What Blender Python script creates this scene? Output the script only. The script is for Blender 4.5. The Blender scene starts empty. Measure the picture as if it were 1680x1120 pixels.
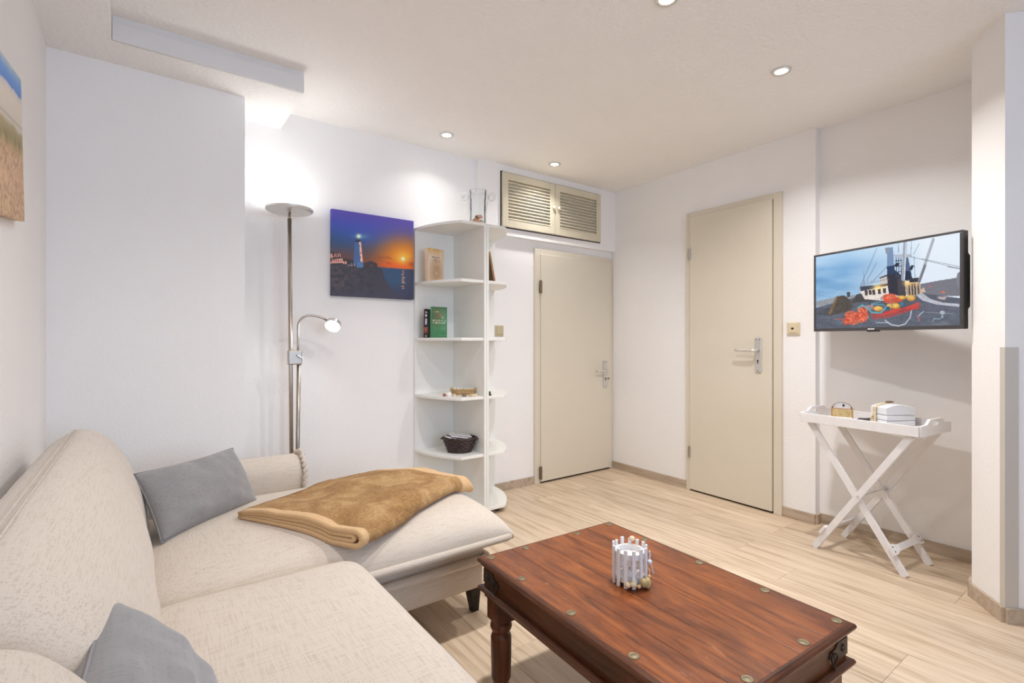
import bpy, bmesh, math, random
import numpy as np
from mathutils import Matrix, Vector, noise
random.seed(7)
S = bpy.context.scene
COL = S.collection
PI = math.pi

# ------------------------------------------------------------------ camera
CAM_H = 1.11
YAW = math.radians(36.356)
cam_d = bpy.data.cameras.new('camera')
cam_d.sensor_width = 36.0
cam_d.lens = 826.0 / 1680.0 * 36.0
cam_d.shift_y = -1.0 / 1680.0
cam_d.clip_start = 0.05
cam = bpy.data.objects.new('camera', cam_d)
COL.objects.link(cam)
cam.location = (0, 0, CAM_H)
cam.rotation_euler = (PI / 2, 0, -YAW)
S.camera = cam

# ------------------------------------------------------------------ exposure, world, large lights
S.view_settings.view_transform = 'Standard'
S.view_settings.look = 'None'
S.view_settings.gamma = 1.0
S.view_settings.use_curve_mapping = False
S.view_settings.exposure = 0.54
S.cycles.use_denoising = True
S.cycles.max_bounces = 10
S.cycles.diffuse_bounces = 6
S.cycles.sample_clamp_indirect = 6.0
S.cycles.caustics_reflective = False
S.cycles.caustics_refractive = False

world = bpy.data.worlds.new('world')
S.world = world
world.use_nodes = True
bg = world.node_tree.nodes['Background']
bg.inputs[0].default_value = (0.55, 0.68, 1.0, 1)
bg.inputs[1].default_value = 1.0

SPOT_W = 9.1
TORCH_W = 0.68
WINDOW_W = 11.0

def area_light(name, loc, rot, power, color, size, size_y=None, shape='RECTANGLE', parent=None, spread=PI):
    d = bpy.data.lights.new(name, 'AREA')
    d.energy = power; d.color = color; d.shape = shape; d.size = size
    if size_y: d.size_y = size_y
    d.spread = spread
    o = bpy.data.objects.new(name, d); COL.objects.link(o)
    o.location = loc; o.rotation_euler = rot
    if parent: o.parent = parent
    return o

# daylight entering through the windows behind the camera
area_light('window_daylight', (1.0, -2.13, 1.5), (PI / 2, 0, 0), WINDOW_W, (0.60, 0.77, 1.0), 1.9, 1.3, spread=math.radians(105))

# ------------------------------------------------------------------ materials
def srgb(r, g, b):
    f = lambda c: (c / 255 / 12.92) if c / 255 <= .04045 else ((c / 255 + .055) / 1.055) ** 2.4
    return (f(r), f(g), f(b), 1)

class NT:
    def __init__(s, name):
        s.m = bpy.data.materials.new(name); s.m.use_nodes = True
        s.t = s.m.node_tree; s.n = s.t.nodes; s.l = s.t.links
        s.p = s.n['Principled BSDF']
    def add(s, typ, **kw):
        nd = s.n.new(typ)
        for k, v in kw.items():
            if k.startswith('i_'):
                key = k[2:]
                nd.inputs[int(key) if key.isdigit() else key.replace('_', ' ')].default_value = v
            else: setattr(nd, k, v)
        return nd
    def link(s, a, b): s.l.new(a, b)
    def coords(s, scale=(1, 1, 1), which='Object', rand=False):
        tc = s.add('ShaderNodeTexCoord'); mp = s.add('ShaderNodeMapping')
        mp.inputs['Scale'].default_value = scale
        if rand:
            oi = s.add('ShaderNodeObjectInfo'); vm = s.add('ShaderNodeVectorMath', operation='SCALE')
            cb = s.add('ShaderNodeCombineXYZ')
            s.link(oi.outputs['Random'], cb.inputs[0]); s.link(oi.outputs['Random'], cb.inputs[1]); s.link(oi.outputs['Random'], cb.inputs[2])
            vm.inputs['Scale'].default_value = 37.0
            s.link(cb.outputs[0], vm.inputs[0]); s.link(vm.outputs[0], mp.inputs['Location'])
        s.link(tc.outputs[which], mp.inputs['Vector'])
        return mp.outputs[0]
    def noise(s, vec, scale, detail=3, rough=.55, dist=0):
        n = s.add('ShaderNodeTexNoise'); n.inputs['Scale'].default_value = scale
        n.inputs['Detail'].default_value = detail; n.inputs['Roughness'].default_value = rough
        n.inputs['Distortion'].default_value = dist
        s.link(vec, n.inputs['Vector']); return n.outputs['Fac']
    def ramp(s, fac, stops):
        r = s.add('ShaderNodeValToRGB'); e = r.color_ramp.elements
        e[0].position, e[0].color = stops[0]; e[1].position, e[1].color = stops[-1]
        for p, c in stops[1:-1]:
            x = e.new(p); x.color = c
        s.link(fac, r.inputs[0]); return r.outputs[0]
    def mix(s, fac, a, b, mode='MIX'):
        m = s.add('ShaderNodeMix', data_type='RGBA', blend_type=mode)
        if isinstance(fac, (int, float)): m.inputs[0].default_value = fac
        else: s.link(fac, m.inputs[0])
        for i, c in ((6, a), (7, b)):
            if isinstance(c, tuple): m.inputs[i].default_value = c
            else: s.link(c, m.inputs[i])
        return m.outputs[2]
    def bump(s, h, strength=.2, dist=.01):
        b = s.add('ShaderNodeBump'); b.inputs['Strength'].default_value = strength
        b.inputs['Distance'].default_value = dist
        s.link(h, b.inputs['Height']); s.link(b.outputs[0], s.p.inputs['Normal'])
    def color(s, c):
        if isinstance(c, tuple): s.p.inputs['Base Color'].default_value = c
        else: s.link(c, s.p.inputs['Base Color'])
    def set(s, rough=.5, metal=0, spec=.5, sheen=0, coat=0):
        s.p.inputs['Roughness'].default_value = rough; s.p.inputs['Metallic'].default_value = metal
        s.p.inputs['Specular IOR Level'].default_value = spec
        s.p.inputs['Sheen Weight'].default_value = sheen; s.p.inputs['Coat Weight'].default_value = coat
        return s.m

def plain(name, col, rough=.5, metal=0, var=.06, vscale=6, bump=None, spec=.5):
    t = NT(name); v = t.coords()
    n = t.noise(v, vscale, 4)
    dark = tuple(c * (1 - var) for c in col[:3]) + (1,); light = tuple(min(1, c * (1 + var * .6)) for c in col[:3]) + (1,)
    t.color(t.ramp(n, [(.3, dark), (.7, light)]))
    if bump:
        t.bump(t.noise(v, bump[0], 4), bump[1], bump[2])
    return t.set(rough, metal, spec)

def emissive(name, col, strength):
    t = NT(name); t.color(col); t.p.inputs['Emission Color'].default_value = col
    t.p.inputs['Emission Strength'].default_value = strength
    return t.set(.4)

M = {}
M['wall'] = plain('wall_plaster', srgb(243, 241, 240), .85, var=.012, vscale=3, bump=(80, .26, .006), spec=.3)
M['wall_breast'] = plain('wall_plaster_breast', srgb(244, 242, 241), .85, var=.012, vscale=3, bump=(80, .26, .006), spec=.3)  # nearly the same white as the other walls, not a grey paint
M['ceiling'] = plain('ceiling_plaster', srgb(246, 243, 240), .9, var=.012, vscale=4, bump=(48, .75, .010), spec=.2)
M['soffit_face'] = plain('soffit_paint', srgb(226, 225, 225), .8, var=.02, vscale=10, spec=.3)
M['door'] = plain('door_paint', srgb(219, 210, 193), .5, var=.015, vscale=5, spec=.4)
M['louvre'] = plain('louvre_paint', srgb(214, 205, 182), .6, var=.03, vscale=14, spec=.25)
M['louvre_shade'] = plain('cupboard_shade_brown', srgb(104, 90, 64), .8, var=.05)  # brown stands in for the shade inside the cupboard, seen between slats
M['white'] = plain('white_laminate', srgb(240, 239, 234), .4, var=.012, vscale=6, spec=.45)
M['white_wood'] = plain('white_painted_wood', srgb(230, 227, 226), .45, var=.03, vscale=30, bump=(60, .08, .002), spec=.4)
M['knob'] = plain('porcelain', srgb(240, 232, 215), .25, var=.02)
M['chrome'] = plain('brushed_nickel', srgb(178, 168, 158), .34, 1.0, var=.05, vscale=40)
M['steel_light'] = plain('satin_aluminium', srgb(222, 220, 216), .35, 0.85, var=.03, vscale=40)
M['brass'] = plain('aged_brass', srgb(134, 122, 98), .5, .75, var=.2, vscale=60)
M['iron'] = plain('dark_iron', srgb(52, 46, 42), .42, .75, var=.25, vscale=30)
M['strap'] = plain('browned_iron', srgb(66, 52, 42), .4, .5, var=.25, vscale=30)
M['hinge'] = plain('bronzed_hinge', srgb(124, 108, 86), .45, .6, var=.1, vscale=30)
M['black'] = plain('black_plastic', srgb(32, 32, 34), .42, var=.08, vscale=20)
M['bezel'] = plain('dark_grey_plastic', srgb(66, 64, 66), .38, var=.06, vscale=20)
M['cream_plastic'] = plain('cream_plastic', srgb(218, 203, 172), .35, var=.03)
M['tan_plastic'] = plain('tan_plastic', srgb(190, 178, 145), .35, var=.03)
M['guard'] = plain('guard_plastic', srgb(200, 194, 186), .4, var=.02)
M['dark'] = plain('dark_void', srgb(14, 12, 12), .8)
M['lens'] = emissive('lamp_lens', (1, .96, .9, 1), 22.0)
M['led'] = emissive('reading_led', (.97, 1, .98, 1), 16.0)
M['uplight'] = emissive('uplight_led', (1, .98, .95, 1), 2.5)
M['rope'] = plain('rope', srgb(206, 180, 130), .9, var=.2, vscale=90)
M['shell'] = plain('sea_shell', srgb(232, 206, 172), .45, var=.3, vscale=45)
M['shell_pink'] = plain('pink_shell', srgb(226, 164, 120), .4, var=.3, vscale=40)
M['shell_brown'] = plain('brown_shell', srgb(140, 112, 88), .5, var=.35, vscale=70)
M['shell_white'] = plain('white_shell', srgb(240, 234, 226), .45, var=.1, vscale=60)
M['red'] = plain('red_glaze', srgb(168, 92, 80), .5)
M['wax'] = plain('wax', srgb(244, 240, 236), .5, var=.02)
M['paper'] = plain('paper_pages', srgb(240, 234, 222), .8, var=.06, vscale=120)
M['paper2'] = plain('magazine_paper', srgb(236, 232, 232), .6, var=.06, vscale=30)
M['magazine'] = plain('magazine_cover', srgb(150, 128, 124), .35, var=.4, vscale=22)
M['mag_grey'] = plain('magazine_cover_grey', srgb(196, 192, 192), .35, var=.35, vscale=18)
M['blue_white'] = plain('painted_slat_white', srgb(226, 228, 233), .5, var=.02, vscale=14)
M['brown_wood'] = plain('raw_brown_wood', srgb(176, 134, 92), .7, var=.2, vscale=25)
M['kraft'] = plain('woven_seagrass', srgb(196, 172, 122), .85, var=.3, vscale=60, bump=(120, .5, .004))
M['netting'] = plain('dried_netting', srgb(214, 196, 160), .9, var=.25, vscale=90)
M['leather'] = plain('black_leather', srgb(38, 34, 34), .4, var=.2, vscale=40)
M['bead'] = plain('wooden_bead', srgb(222, 186, 138), .5, var=.2, vscale=60)
M['bead_white'] = plain('white_bead', srgb(214, 222, 232), .35, var=.06)

def glass(name='clear_glass', milk=.03):
    """thin clear glass: see-through with a grazing-angle shine"""
    t = NT(name); t.n.remove(t.p); out = t.n['Material Output']
    tr = t.add('ShaderNodeBsdfTransparent'); tr.inputs[0].default_value = (.97, .98, .98, 1)
    gl = t.add('ShaderNodeBsdfGlossy'); gl.inputs['Roughness'].default_value = .03
    df = t.add('ShaderNodeBsdfDiffuse'); df.inputs[0].default_value = (.95, .93, .9, 1)
    lw = t.add('ShaderNodeLayerWeight'); lw.inputs[0].default_value = .13
    m1 = t.add('ShaderNodeMixShader'); m2 = t.add('ShaderNodeMixShader')
    t.link(lw.outputs['Fresnel'], m1.inputs[0]); t.link(tr.outputs[0], m1.inputs[1]); t.link(gl.outputs[0], m1.inputs[2])
    m2.inputs[0].default_value = milk; t.link(m1.outputs[0], m2.inputs[1]); t.link(df.outputs[0], m2.inputs[2])
    t.link(m2.outputs[0], out.inputs[0])
    return t.m
M['glass_thick'] = glass('thick_glass', .3)
M['glass'] = glass()

def oak(name, base, dark, light, rand=True, gs=1.0, rough=.42):
    t = NT(name)
    v = t.coords((9 * gs, .55 * gs, 9 * gs), rand=rand)
    g = t.noise(v, 3.0, 6, .6, 1.1)
    c = t.ramp(g, [(.34, dark), (.50, base), (.70, light)])
    v2 = t.coords((55 * gs, 1.6 * gs, 55 * gs), rand=rand)
    f = t.noise(v2, 2.5, 3, .5, .3)
    c = t.mix(.18, c, t.ramp(f, [(.32, dark), (.6, light)]))
    v3 = t.coords((7 * gs, 1.8 * gs, 7 * gs), rand=rand)           # knots and mineral streaks
    k = t.noise(v3, 1.6, 2, .5, .5)
    kd = tuple(x * .62 for x in dark[:3]) + (1,)
    kr = t.ramp(k, [(.70, (0, 0, 0, 1)), (.80, (.55, .55, .55, 1))])
    c = t.mix(kr, c, kd)
    if rand:
        oi = t.add('ShaderNodeObjectInfo')
        hv = t.add('ShaderNodeMapRange'); hv.inputs[3].default_value = .89; hv.inputs[4].default_value = 1.05
        t.link(oi.outputs['Random'], hv.inputs[0])
        h = t.add('ShaderNodeHueSaturation'); t.link(hv.outputs[0], h.inputs['Value']); t.link(c, h.inputs['Color'])
        c = h.outputs[0]
    t.color(c)
    t.bump(f, .05, .002)
    return t.set(rough, 0, .4)
M['oak'] = oak('oak_laminate', srgb(212, 190, 164), srgb(178, 152, 123), srgb(226, 206, 182))
M['oak_base'] = oak('oak_skirting', srgb(186, 168, 148), srgb(160, 142, 122), srgb(200, 184, 165), rough=.5)

def sheesham(name, gs=1.0, k=1.0, axis=1):
    t = NT(name)
    q = lambda *c: tuple(min(1, x * k) for x in srgb(*c)[:3]) + (1,)
    sc = [10, 10, 10]; sc[axis] = 1.5
    v = t.coords(tuple(sc), rand=True)
    g = t.noise(v, 2.2, 6, .62, 1.6)
    c = t.ramp(g, [(.28, q(62, 30, 14)), (.42, q(112, 56, 24)), (.56, q(144, 78, 34)), (.76, q(172, 102, 48))])
    sc2 = [70, 70, 70]; sc2[axis] = 3
    f = t.noise(t.coords(tuple(sc2), rand=True), 2.0, 4, .6, .4)
    c = t.mix(.25, c, t.ramp(f, [(.35, q(70, 28, 14)), (.65, q(172, 96, 44))]))
    sb = [4.5, 4.5, 4.5]; sb[axis] = 2.0                           # cloudy darker heartwood
    bl = t.noise(t.coords(tuple(sb), rand=True), 1.6, 5, .6, .9)
    c = t.mix(t.ramp(bl, [(.47, (0, 0, 0, 1)), (.70, (.7, .7, .7, 1))]), c, q(74, 34, 18))
    s3 = [14, 14, 14]; s3[axis] = 5                               # worn pale scuffs
    w = t.noise(t.coords(tuple(s3), rand=True), 3.2, 8, .75, .3)
    wr = t.ramp(w, [(.61, (0, 0, 0, 1)), (.71, (.65, .65, .65, 1))])
    c = t.mix(wr, c, q(190, 118, 62))
    t.color(c)
    t.bump(f, .06, .002)
    r = t.ramp(w, [(.3, (.26, .26, .26, 1)), (.75, (.45, .45, .45, 1))])
    m = t.set(.3, 0, .5)
    t.link(r, t.p.inputs['Roughness'])
    return m
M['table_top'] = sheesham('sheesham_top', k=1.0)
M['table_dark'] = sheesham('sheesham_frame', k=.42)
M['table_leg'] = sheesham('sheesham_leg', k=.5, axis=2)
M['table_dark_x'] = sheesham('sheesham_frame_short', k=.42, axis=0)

def fabric(name, base, dark, ws=900, amt=.5, rough=.95, sheen=.25, big=.12):
    t = NT(name); v = t.coords()
    wx = t.noise(t.coords((.05, 1, 1)), ws * .35, 2, .5)
    wy = t.noise(t.coords((1, .05, 1)), ws * .35, 2, .5)
    m = t.add('ShaderNodeMath', operation='ADD'); t.link(wx, m.inputs[0]); t.link(wy, m.inputs[1])
    c = t.ramp(m.outputs[0], [(.78, dark), (1.12, base)])
    c = t.mix(amt, base, c)
    b = t.noise(v, 7, 4, .6)
    c = t.mix(t.ramp(b, [(.45, (0, 0, 0, 1)), (.8, (big, big, big, 1))]), c, dark)
    t.color(c); t.bump(m.outputs[0], .12, .002)
    return t.set(rough, 0, .2, sheen)
M['linen'] = fabric('beige_linen', srgb(211, 199, 185), srgb(180, 163, 144), ws=1050, amt=.5, big=.03)
M['grey_fabric'] = fabric('grey_velour', srgb(144, 141, 141), srgb(118, 116, 117), ws=500, amt=.35, sheen=.35, big=.3)
M['hem'] = fabric('blanket_hem', srgb(212, 176, 132), srgb(190, 152, 106), ws=500, amt=.3, big=.2, sheen=.1)

def plush():
    t = NT('brown_plush'); v = t.coords()
    b = t.noise(v, 9, 5, .65, .8)
    c = t.ramp(b, [(.34, srgb(138, 94, 46)), (.48, srgb(176, 130, 76)), (.64, srgb(218, 178, 124))])
    f = t.noise(v, 120, 4, .75)
    c = t.mix(.45, c, t.ramp(f, [(.3, srgb(126, 84, 38)), (.7, srgb(220, 180, 124))]))
    t.color(c); t.bump(f, .9, .010)
    return t.set(1.0, 0, .1, .12)
M['plush'] = plush()

def wicker():
    t = NT('dark_wicker'); v = t.coords()
    n = t.noise(v, 60, 4, .6)
    t.color(t.ramp(n, [(.3, srgb(36, 24, 22)), (.7, srgb(78, 58, 52))])); t.bump(n, .3, .003)
    return t.set(.45, 0, .5)
M['wicker'] = wicker()

def print_mat(name, rough=.5, emit=0.0):
    t = NT(name); a = t.add('ShaderNodeAttribute', attribute_name='print')
    if emit > 0:
        t.color((0.01, 0.01, 0.01, 1)); t.link(a.outputs['Color'], t.p.inputs['Emission Color'])
        t.p.inputs['Emission Strength'].default_value = emit
    else: t.color(a.outputs['Color'])
    return t.set(rough)
M['canvas'] = print_mat('printed_canvas', .55)
M['cover'] = print_mat('printed_cover', .4)
M['screen'] = print_mat('lit_screen', .12, .74)

# ------------------------------------------------------------------ geometry helpers
def wmat(o):
    m = Matrix.Identity(4)
    while o is not None:
        m = o.matrix_basis @ m; o = o.parent
    return m

def tag(o, label=None, cat=None, group=None, kind=None):
    if label: o['label'] = label
    if cat: o['category'] = cat
    if group: o['group'] = group
    if kind: o['kind'] = kind
    return o

def thing(name, loc, label, cat, rz=0.0, group=None, kind=None):
    o = bpy.data.objects.new(name, None); COL.objects.link(o)
    o.empty_display_size = .05
    o.location = loc; o.rotation_euler = (0, 0, rz)
    return tag(o, label, cat, group, kind)

class G:
    """collects vertices and faces"""
    def __init__(s): s.v = []; s.f = []
    def add(s, vs, fs):
        k = len(s.v); s.v += [tuple(p) for p in vs]; s.f += [tuple(i + k for i in f) for f in fs]; return s
    def box(s, lo, hi):
        x0, y0, z0 = lo; x1, y1, z1 = hi
        return s.add([(x0, y0, z0), (x1, y0, z0), (x1, y1, z0), (x0, y1, z0), (x0, y0, z1), (x1, y0, z1), (x1, y1, z1), (x0, y1, z1)],
                     [(3, 2, 1, 0), (4, 5, 6, 7), (0, 1, 5, 4), (1, 2, 6, 5), (2, 3, 7, 6), (3, 0, 4, 7)])
    def rbox(s, lo, hi, r=.003, seg=1, mid=1, fn=None):
        ax = []
        for i in range(3):
            a, b = lo[i], hi[i]; rr = min(r, (b - a) / 2 * .999)
            L = [a + rr * (1 - math.cos(PI / 2 * k / seg)) if seg > 1 else a + rr * k for k in range(seg + 1)]
            Rr = [a + b - x for x in reversed(L)]
            n = mid if isinstance(mid, int) else mid[i]
            Mx = [L[-1] + (Rr[0] - L[-1]) * k / n for k in range(1, n)]
            ax.append(L + Mx + Rr)
        idx = {}; vs = []; fs = []
        h = [(hi[i] - lo[i]) / 2 for i in range(3)]; c = [(hi[i] + lo[i]) / 2 for i in range(3)]
        def V(i, j, k):
            key = (i, j, k)
            if key not in idx:
                q = [ax[0][i] - c[0], ax[1][j] - c[1], ax[2][k] - c[2]]
                inn = [max(-(h[t] - min(r, h[t])), min(h[t] - min(r, h[t]), q[t])) for t in range(3)]
                d = [q[t] - inn[t] for t in range(3)]
                n = math.sqrt(sum(x * x for x in d))
                if n > 1e-9:
                    rr = min(r, min(h)); mx = max(abs(x) for x in d)
                    sc = r / n if n > 0 else 1
                    q = [inn[t] + d[t] * sc for t in range(3)]
                p = tuple(q[t] + c[t] for t in range(3))
                if fn: p = fn(p)
                idx[key] = len(vs); vs.append(p)
            return idx[key]
        nx, ny, nz = (len(a) - 1 for a in ax)
        for i in range(nx):
            for j in range(ny):
                fs.append((V(i, j, 0), V(i, j + 1, 0), V(i + 1, j + 1, 0), V(i + 1, j, 0)))
                fs.append((V(i, j, nz), V(i + 1, j, nz), V(i + 1, j + 1, nz), V(i, j + 1, nz)))
        for i in range(nx):
            for k in range(nz):
                fs.append((V(i, 0, k), V(i + 1, 0, k), V(i + 1, 0, k + 1), V(i, 0, k + 1)))
                fs.append((V(i, ny, k), V(i, ny, k + 1), V(i + 1, ny, k + 1), V(i + 1, ny, k)))
        for j in range(ny):
            for k in range(nz):
                fs.append((V(0, j, k), V(0, j, k + 1), V(0, j + 1, k + 1), V(0, j + 1, k)))
                fs.append((V(nx, j, k), V(nx, j + 1, k), V(nx, j + 1, k + 1), V(nx, j, k + 1)))
        return s.add(vs, fs)
    def prism(s, poly, z0, z1):
        n = len(poly)
        return s.add([(x, y, z0) for x, y in poly] + [(x, y, z1) for x, y in poly],
                     [tuple(range(n - 1, -1, -1)), tuple(range(n, 2 * n))] + [(i, (i + 1) % n, n + (i + 1) % n, n + i) for i in range(n)])
    def lathe(s, prof, seg=24, c=(0, 0, 0), axis='z'):
        vs = []; fs = []; n = len(prof)
        for k in range(seg):
            a = 2 * PI * k / seg
            for r, z in prof:
                p = (r * math.cos(a), r * math.sin(a), z)
                if axis == 'x': p = (p[2], p[0], p[1])
                if axis == 'y': p = (p[0], p[2], p[1])
                vs.append((p[0] + c[0], p[1] + c[1], p[2] + c[2]))
        for k in range(seg):
            k2 = (k + 1) % seg
            for i in range(n - 1):
                fs.append((k * n + i, k2 * n + i, k2 * n + i + 1, k * n + i + 1))
        if prof[0][0] > 1e-6: fs.append(tuple(k * n for k in range(seg - 1, -1, -1)))
        if prof[-1][0] > 1e-6: fs.append(tuple(k * n + n - 1 for k in range(seg)))
        return s.add(vs, fs)
    def tube(s, pts, r, seg=8, closed=False):
        pts = [Vector(p) for p in pts]; n = len(pts); vs = []; fs = []
        up = Vector((0, 0, 1)); prev = None
        for i, p in enumerate(pts):
            if closed: t = pts[(i + 1) % n] - pts[(i - 1) % n]
            else: t = pts[min(i + 1, n - 1)] - pts[max(i - 1, 0)]
            t.normalize()
            if prev is None:
                a = t.orthogonal() if abs(t.dot(up)) > .95 else t.cross(up)
            else: a = prev - t * prev.dot(t)
            a.normalize(); prev = a; b = t.cross(a)
            rr = r[i] if isinstance(r, (list, tuple)) else r
            for k in range(seg):
                w = 2 * PI * k / seg
                vs.append(p + (a * math.cos(w) + b * math.sin(w)) * rr)
        for i in range(n if closed else n - 1):
            j = (i + 1) % n
            for k in range(seg):
                k2 = (k + 1) % seg
                fs.append((i * seg + k, i * seg + k2, j * seg + k2, j * seg + k))
        if not closed:
            fs.append(tuple(range(seg - 1, -1, -1))); fs.append(tuple((n - 1) * seg + k for k in range(seg)))
        return s.add(vs, fs)
    def bar(s, p0, p1, w, t, up=(0, 0, 1)):
        """rectangular bar between two points; w across 'side', t along the up-ish normal"""
        p0 = Vector(p0); p1 = Vector(p1); d = (p1 - p0).normalized()
        a = d.cross(Vector(up)).normalized(); b = a.cross(d)
        q = [a * (w / 2) * i + b * (t / 2) * j for i, j in ((-1, -1), (1, -1), (1, 1), (-1, 1))]
        return s.add([p0 + x for x in q] + [p1 + x for x in q], [(3, 2, 1, 0), (4, 5, 6, 7), (0, 1, 5, 4), (1, 2, 6, 5), (2, 3, 7, 6), (3, 0, 4, 7)])
    def ball(s, c, r, seg=12, rings=8, sc=(1, 1, 1)):
        prof = [(r * math.sin(PI * k / rings), -r * math.cos(PI * k / rings)) for k in range(rings + 1)]
        prof[0] = (0, -r); prof[-1] = (0, r)
        g = G().lathe(prof, seg)
        return s.add([(x * sc[0] + c[0], y * sc[1] + c[1], z * sc[2] + c[2]) for x, y, z in g.v], g.f)
    def xf(s, m): s.v = [tuple(m @ Vector(p)) for p in s.v]; return s

def build(name, g, mat, parent=None, local=False, smooth=False, base=None, fix=True):
    """link the collected geometry as ONE mesh object; world coordinates unless local"""
    vs = g.v
    me = bpy.data.meshes.new(name)
    o = bpy.data.objects.new(name, me); COL.objects.link(o)
    if parent is not None:
        o.parent = parent
        if not local:
            inv = wmat(parent).inverted(); vs = [tuple(inv @ Vector(p)) for p in vs]
    elif base is not None:
        o.location = base
        if not local: vs = [(p[0] - base[0], p[1] - base[1], p[2] - base[2]) for p in vs]
    me.from_pydata(vs, [], g.f)
    if fix:
        bm = bmesh.new(); bm.from_mesh(me)
        bmesh.ops.remove_doubles(bm, verts=bm.verts, dist=1e-6)
        bmesh.ops.recalc_face_normals(bm, faces=bm.faces)
        bm.to_mesh(me); bm.free()
    me.materials.append(M[mat])
    if smooth:
        for p in me.polygons: p.use_smooth = True
    me.update()
    return o

def link_copy(src, parent, loc=(0, 0, 0), name=None):
    o = src.copy(); COL.objects.link(o); o.parent = parent; o.location = loc
    if name: o.name = name
    return o

def rb(name, lo, hi, mat, parent=None, r=.002, local=False, seg=1, mid=1, fn=None, smooth=False, base=None):
    return build(name, G().rbox(lo, hi, r, seg, mid, fn), mat, parent, local, smooth, base)

def printed(name, W, H, nx, ny, paint, mat, parent, mtx):
    """flat printed picture in the local XZ plane (x right, z up, facing -y), colour from paint(u, v)"""
    u = (np.arange(nx) + .5) / nx; v = (np.arange(ny) + .5) / ny
    U, Vv = np.meshgrid(u, v)
    rgb = np.clip(paint(U, Vv), 0, 255) / 255.0
    lin = np.where(rgb <= .04045, rgb / 12.92, ((rgb + .055) / 1.055) ** 2.4)
    vs = [tuple(mtx @ Vector((W * (i / nx - .5), 0, H * (j / ny - .5)))) for j in range(ny + 1) for i in range(nx + 1)]
    fs = [(j * (nx + 1) + i, j * (nx + 1) + i + 1, (j + 1) * (nx + 1) + i + 1, (j + 1) * (nx + 1) + i) for j in range(ny) for i in range(nx)]
    me = bpy.data.meshes.new(name); me.from_pydata(vs, [], fs)
    ca = me.color_attributes.new('print', 'FLOAT_COLOR', 'CORNER')
    a = np.ones((ny * nx, 4, 4), dtype=np.float32); a[:, :, :3] = lin.reshape(-1, 1, 3)
    ca.data.foreach_set('color', a.ravel())
    me.materials.append(M[mat])
    o = bpy.data.objects.new(name, me); COL.objects.link(o); o.parent = parent
    return o

# raster painting helpers (flat prints only)
def homography(quad):
    """u,v in the unit square (0,0 bottom left) -> drawing coordinates"""
    src = [(0, 1), (1, 1), (1, 0), (0, 0)]; A = []; b = []
    for (u, v), (x, y) in zip(src, quad):
        A.append([u, v, 1, 0, 0, 0, -x * u, -x * v]); b.append(x)
        A.append([0, 0, 0, u, v, 1, -y * u, -y * v]); b.append(y)
    h = np.linalg.solve(np.array(A, float), np.array(b, float)); h = np.append(h, 1).reshape(3, 3)
    def f(u, v):
        w = h[2, 0] * u + h[2, 1] * v + 1
        return (h[0, 0] * u + h[0, 1] * v + h[0, 2]) / w, (h[1, 0] * u + h[1, 1] * v + h[1, 2]) / w
    return f

def vnoise(x, y, seed=0):
    xi = np.floor(x).astype(np.int64); yi = np.floor(y).astype(np.int64); xf = x - xi; yf = y - yi
    def h(a, b):
        n = (a * 374761393 + b * 668265263 + seed * 974711) & 0x7fffffff
        n = ((n ^ (n >> 13)) * 1274126177) & 0x7fffffff
        return ((n ^ (n >> 16)) & 0xffff) / 65535.0
    sx = xf * xf * (3 - 2 * xf); sy = yf * yf * (3 - 2 * yf)
    return (h(xi, yi) * (1 - sx) + h(xi + 1, yi) * sx) * (1 - sy) + (h(xi, yi + 1) * (1 - sx) + h(xi + 1, yi + 1) * sx) * sy
def fbm(x, y, seed=0, oct=4):
    s = 0; a = .5; t = 0
    for k in range(oct):
        s = s + a * vnoise(x * 2 ** k, y * 2 ** k, seed + k); t += a; a *= .5
    return s / t

class Paint:
    def __init__(s, X, Y): s.X = X; s.Y = Y; s.c = np.zeros(X.shape + (3,))
    def put(s, mask, col, a=1.0):
        m = (mask * a)[..., None] if not np.isscalar(mask) else mask
        col = np.asarray(col, float)
        s.c = s.c * (1 - m) + col * m
    def poly(s, pts, col, a=1.0):
        ins = np.zeros(s.X.shape, bool); n = len(pts)
        for i in range(n):
            x0, y0 = pts[i]; x1, y1 = pts[(i + 1) % n]
            if y0 == y1: continue
            c = ((y0 > s.Y) != (y1 > s.Y)) & (s.X < (x1 - x0) * (s.Y - y0) / (y1 - y0) + x0)
            ins ^= c
        s.put(ins.astype(float), col, a)
    def line(s, x0, y0, x1, y1, w, col, a=1.0):
        dx, dy = x1 - x0, y1 - y0; L = dx * dx + dy * dy
        t = np.clip(((s.X - x0) * dx + (s.Y - y0) * dy) / L, 0, 1)
        d = np.hypot(s.X - x0 - t * dx, s.Y - y0 - t * dy)
        s.put(np.clip(w / 2 - d + .5, 0, 1), col, a)
    def path(s, pts, w, col, a=1.0):
        for p, q in zip(pts[:-1], pts[1:]): s.line(*p, *q, w, col, a)
    def ell(s, cx, cy, rx, ry, col, a=1.0, soft=.08):
        d = np.hypot((s.X - cx) / rx, (s.Y - cy) / ry)
        s.put(np.clip((1 - d) / soft, 0, 1), col, a)
    def glow(s, cx, cy, rx, ry, col, a=1.0, p=2.0):
        d = np.hypot((s.X - cx) / rx, (s.Y - cy) / ry)
        s.put(np.exp(-(d ** p)), col, a)
    def vgrad(s, Y, stops):
        ys = [q[0] for q in stops]
        for k in range(3): s.c[..., k] = np.interp(Y, ys, [q[1][k] for q in stops])

# ------------------------------------------------------------------ room shell
CEIL = 2.40; SOF = 2.30
XL = -.31; YB = 3.05; XR = 3.33; YF = -2.2
YG = 2.755; XG = .407
SX, SY = 3.285, 1.365
DEL = math.atan((XR - SX) / (YB - SY))
def rx(y): return SX + (y - SY) * (XR - SX) / (YB - SY)

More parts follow.
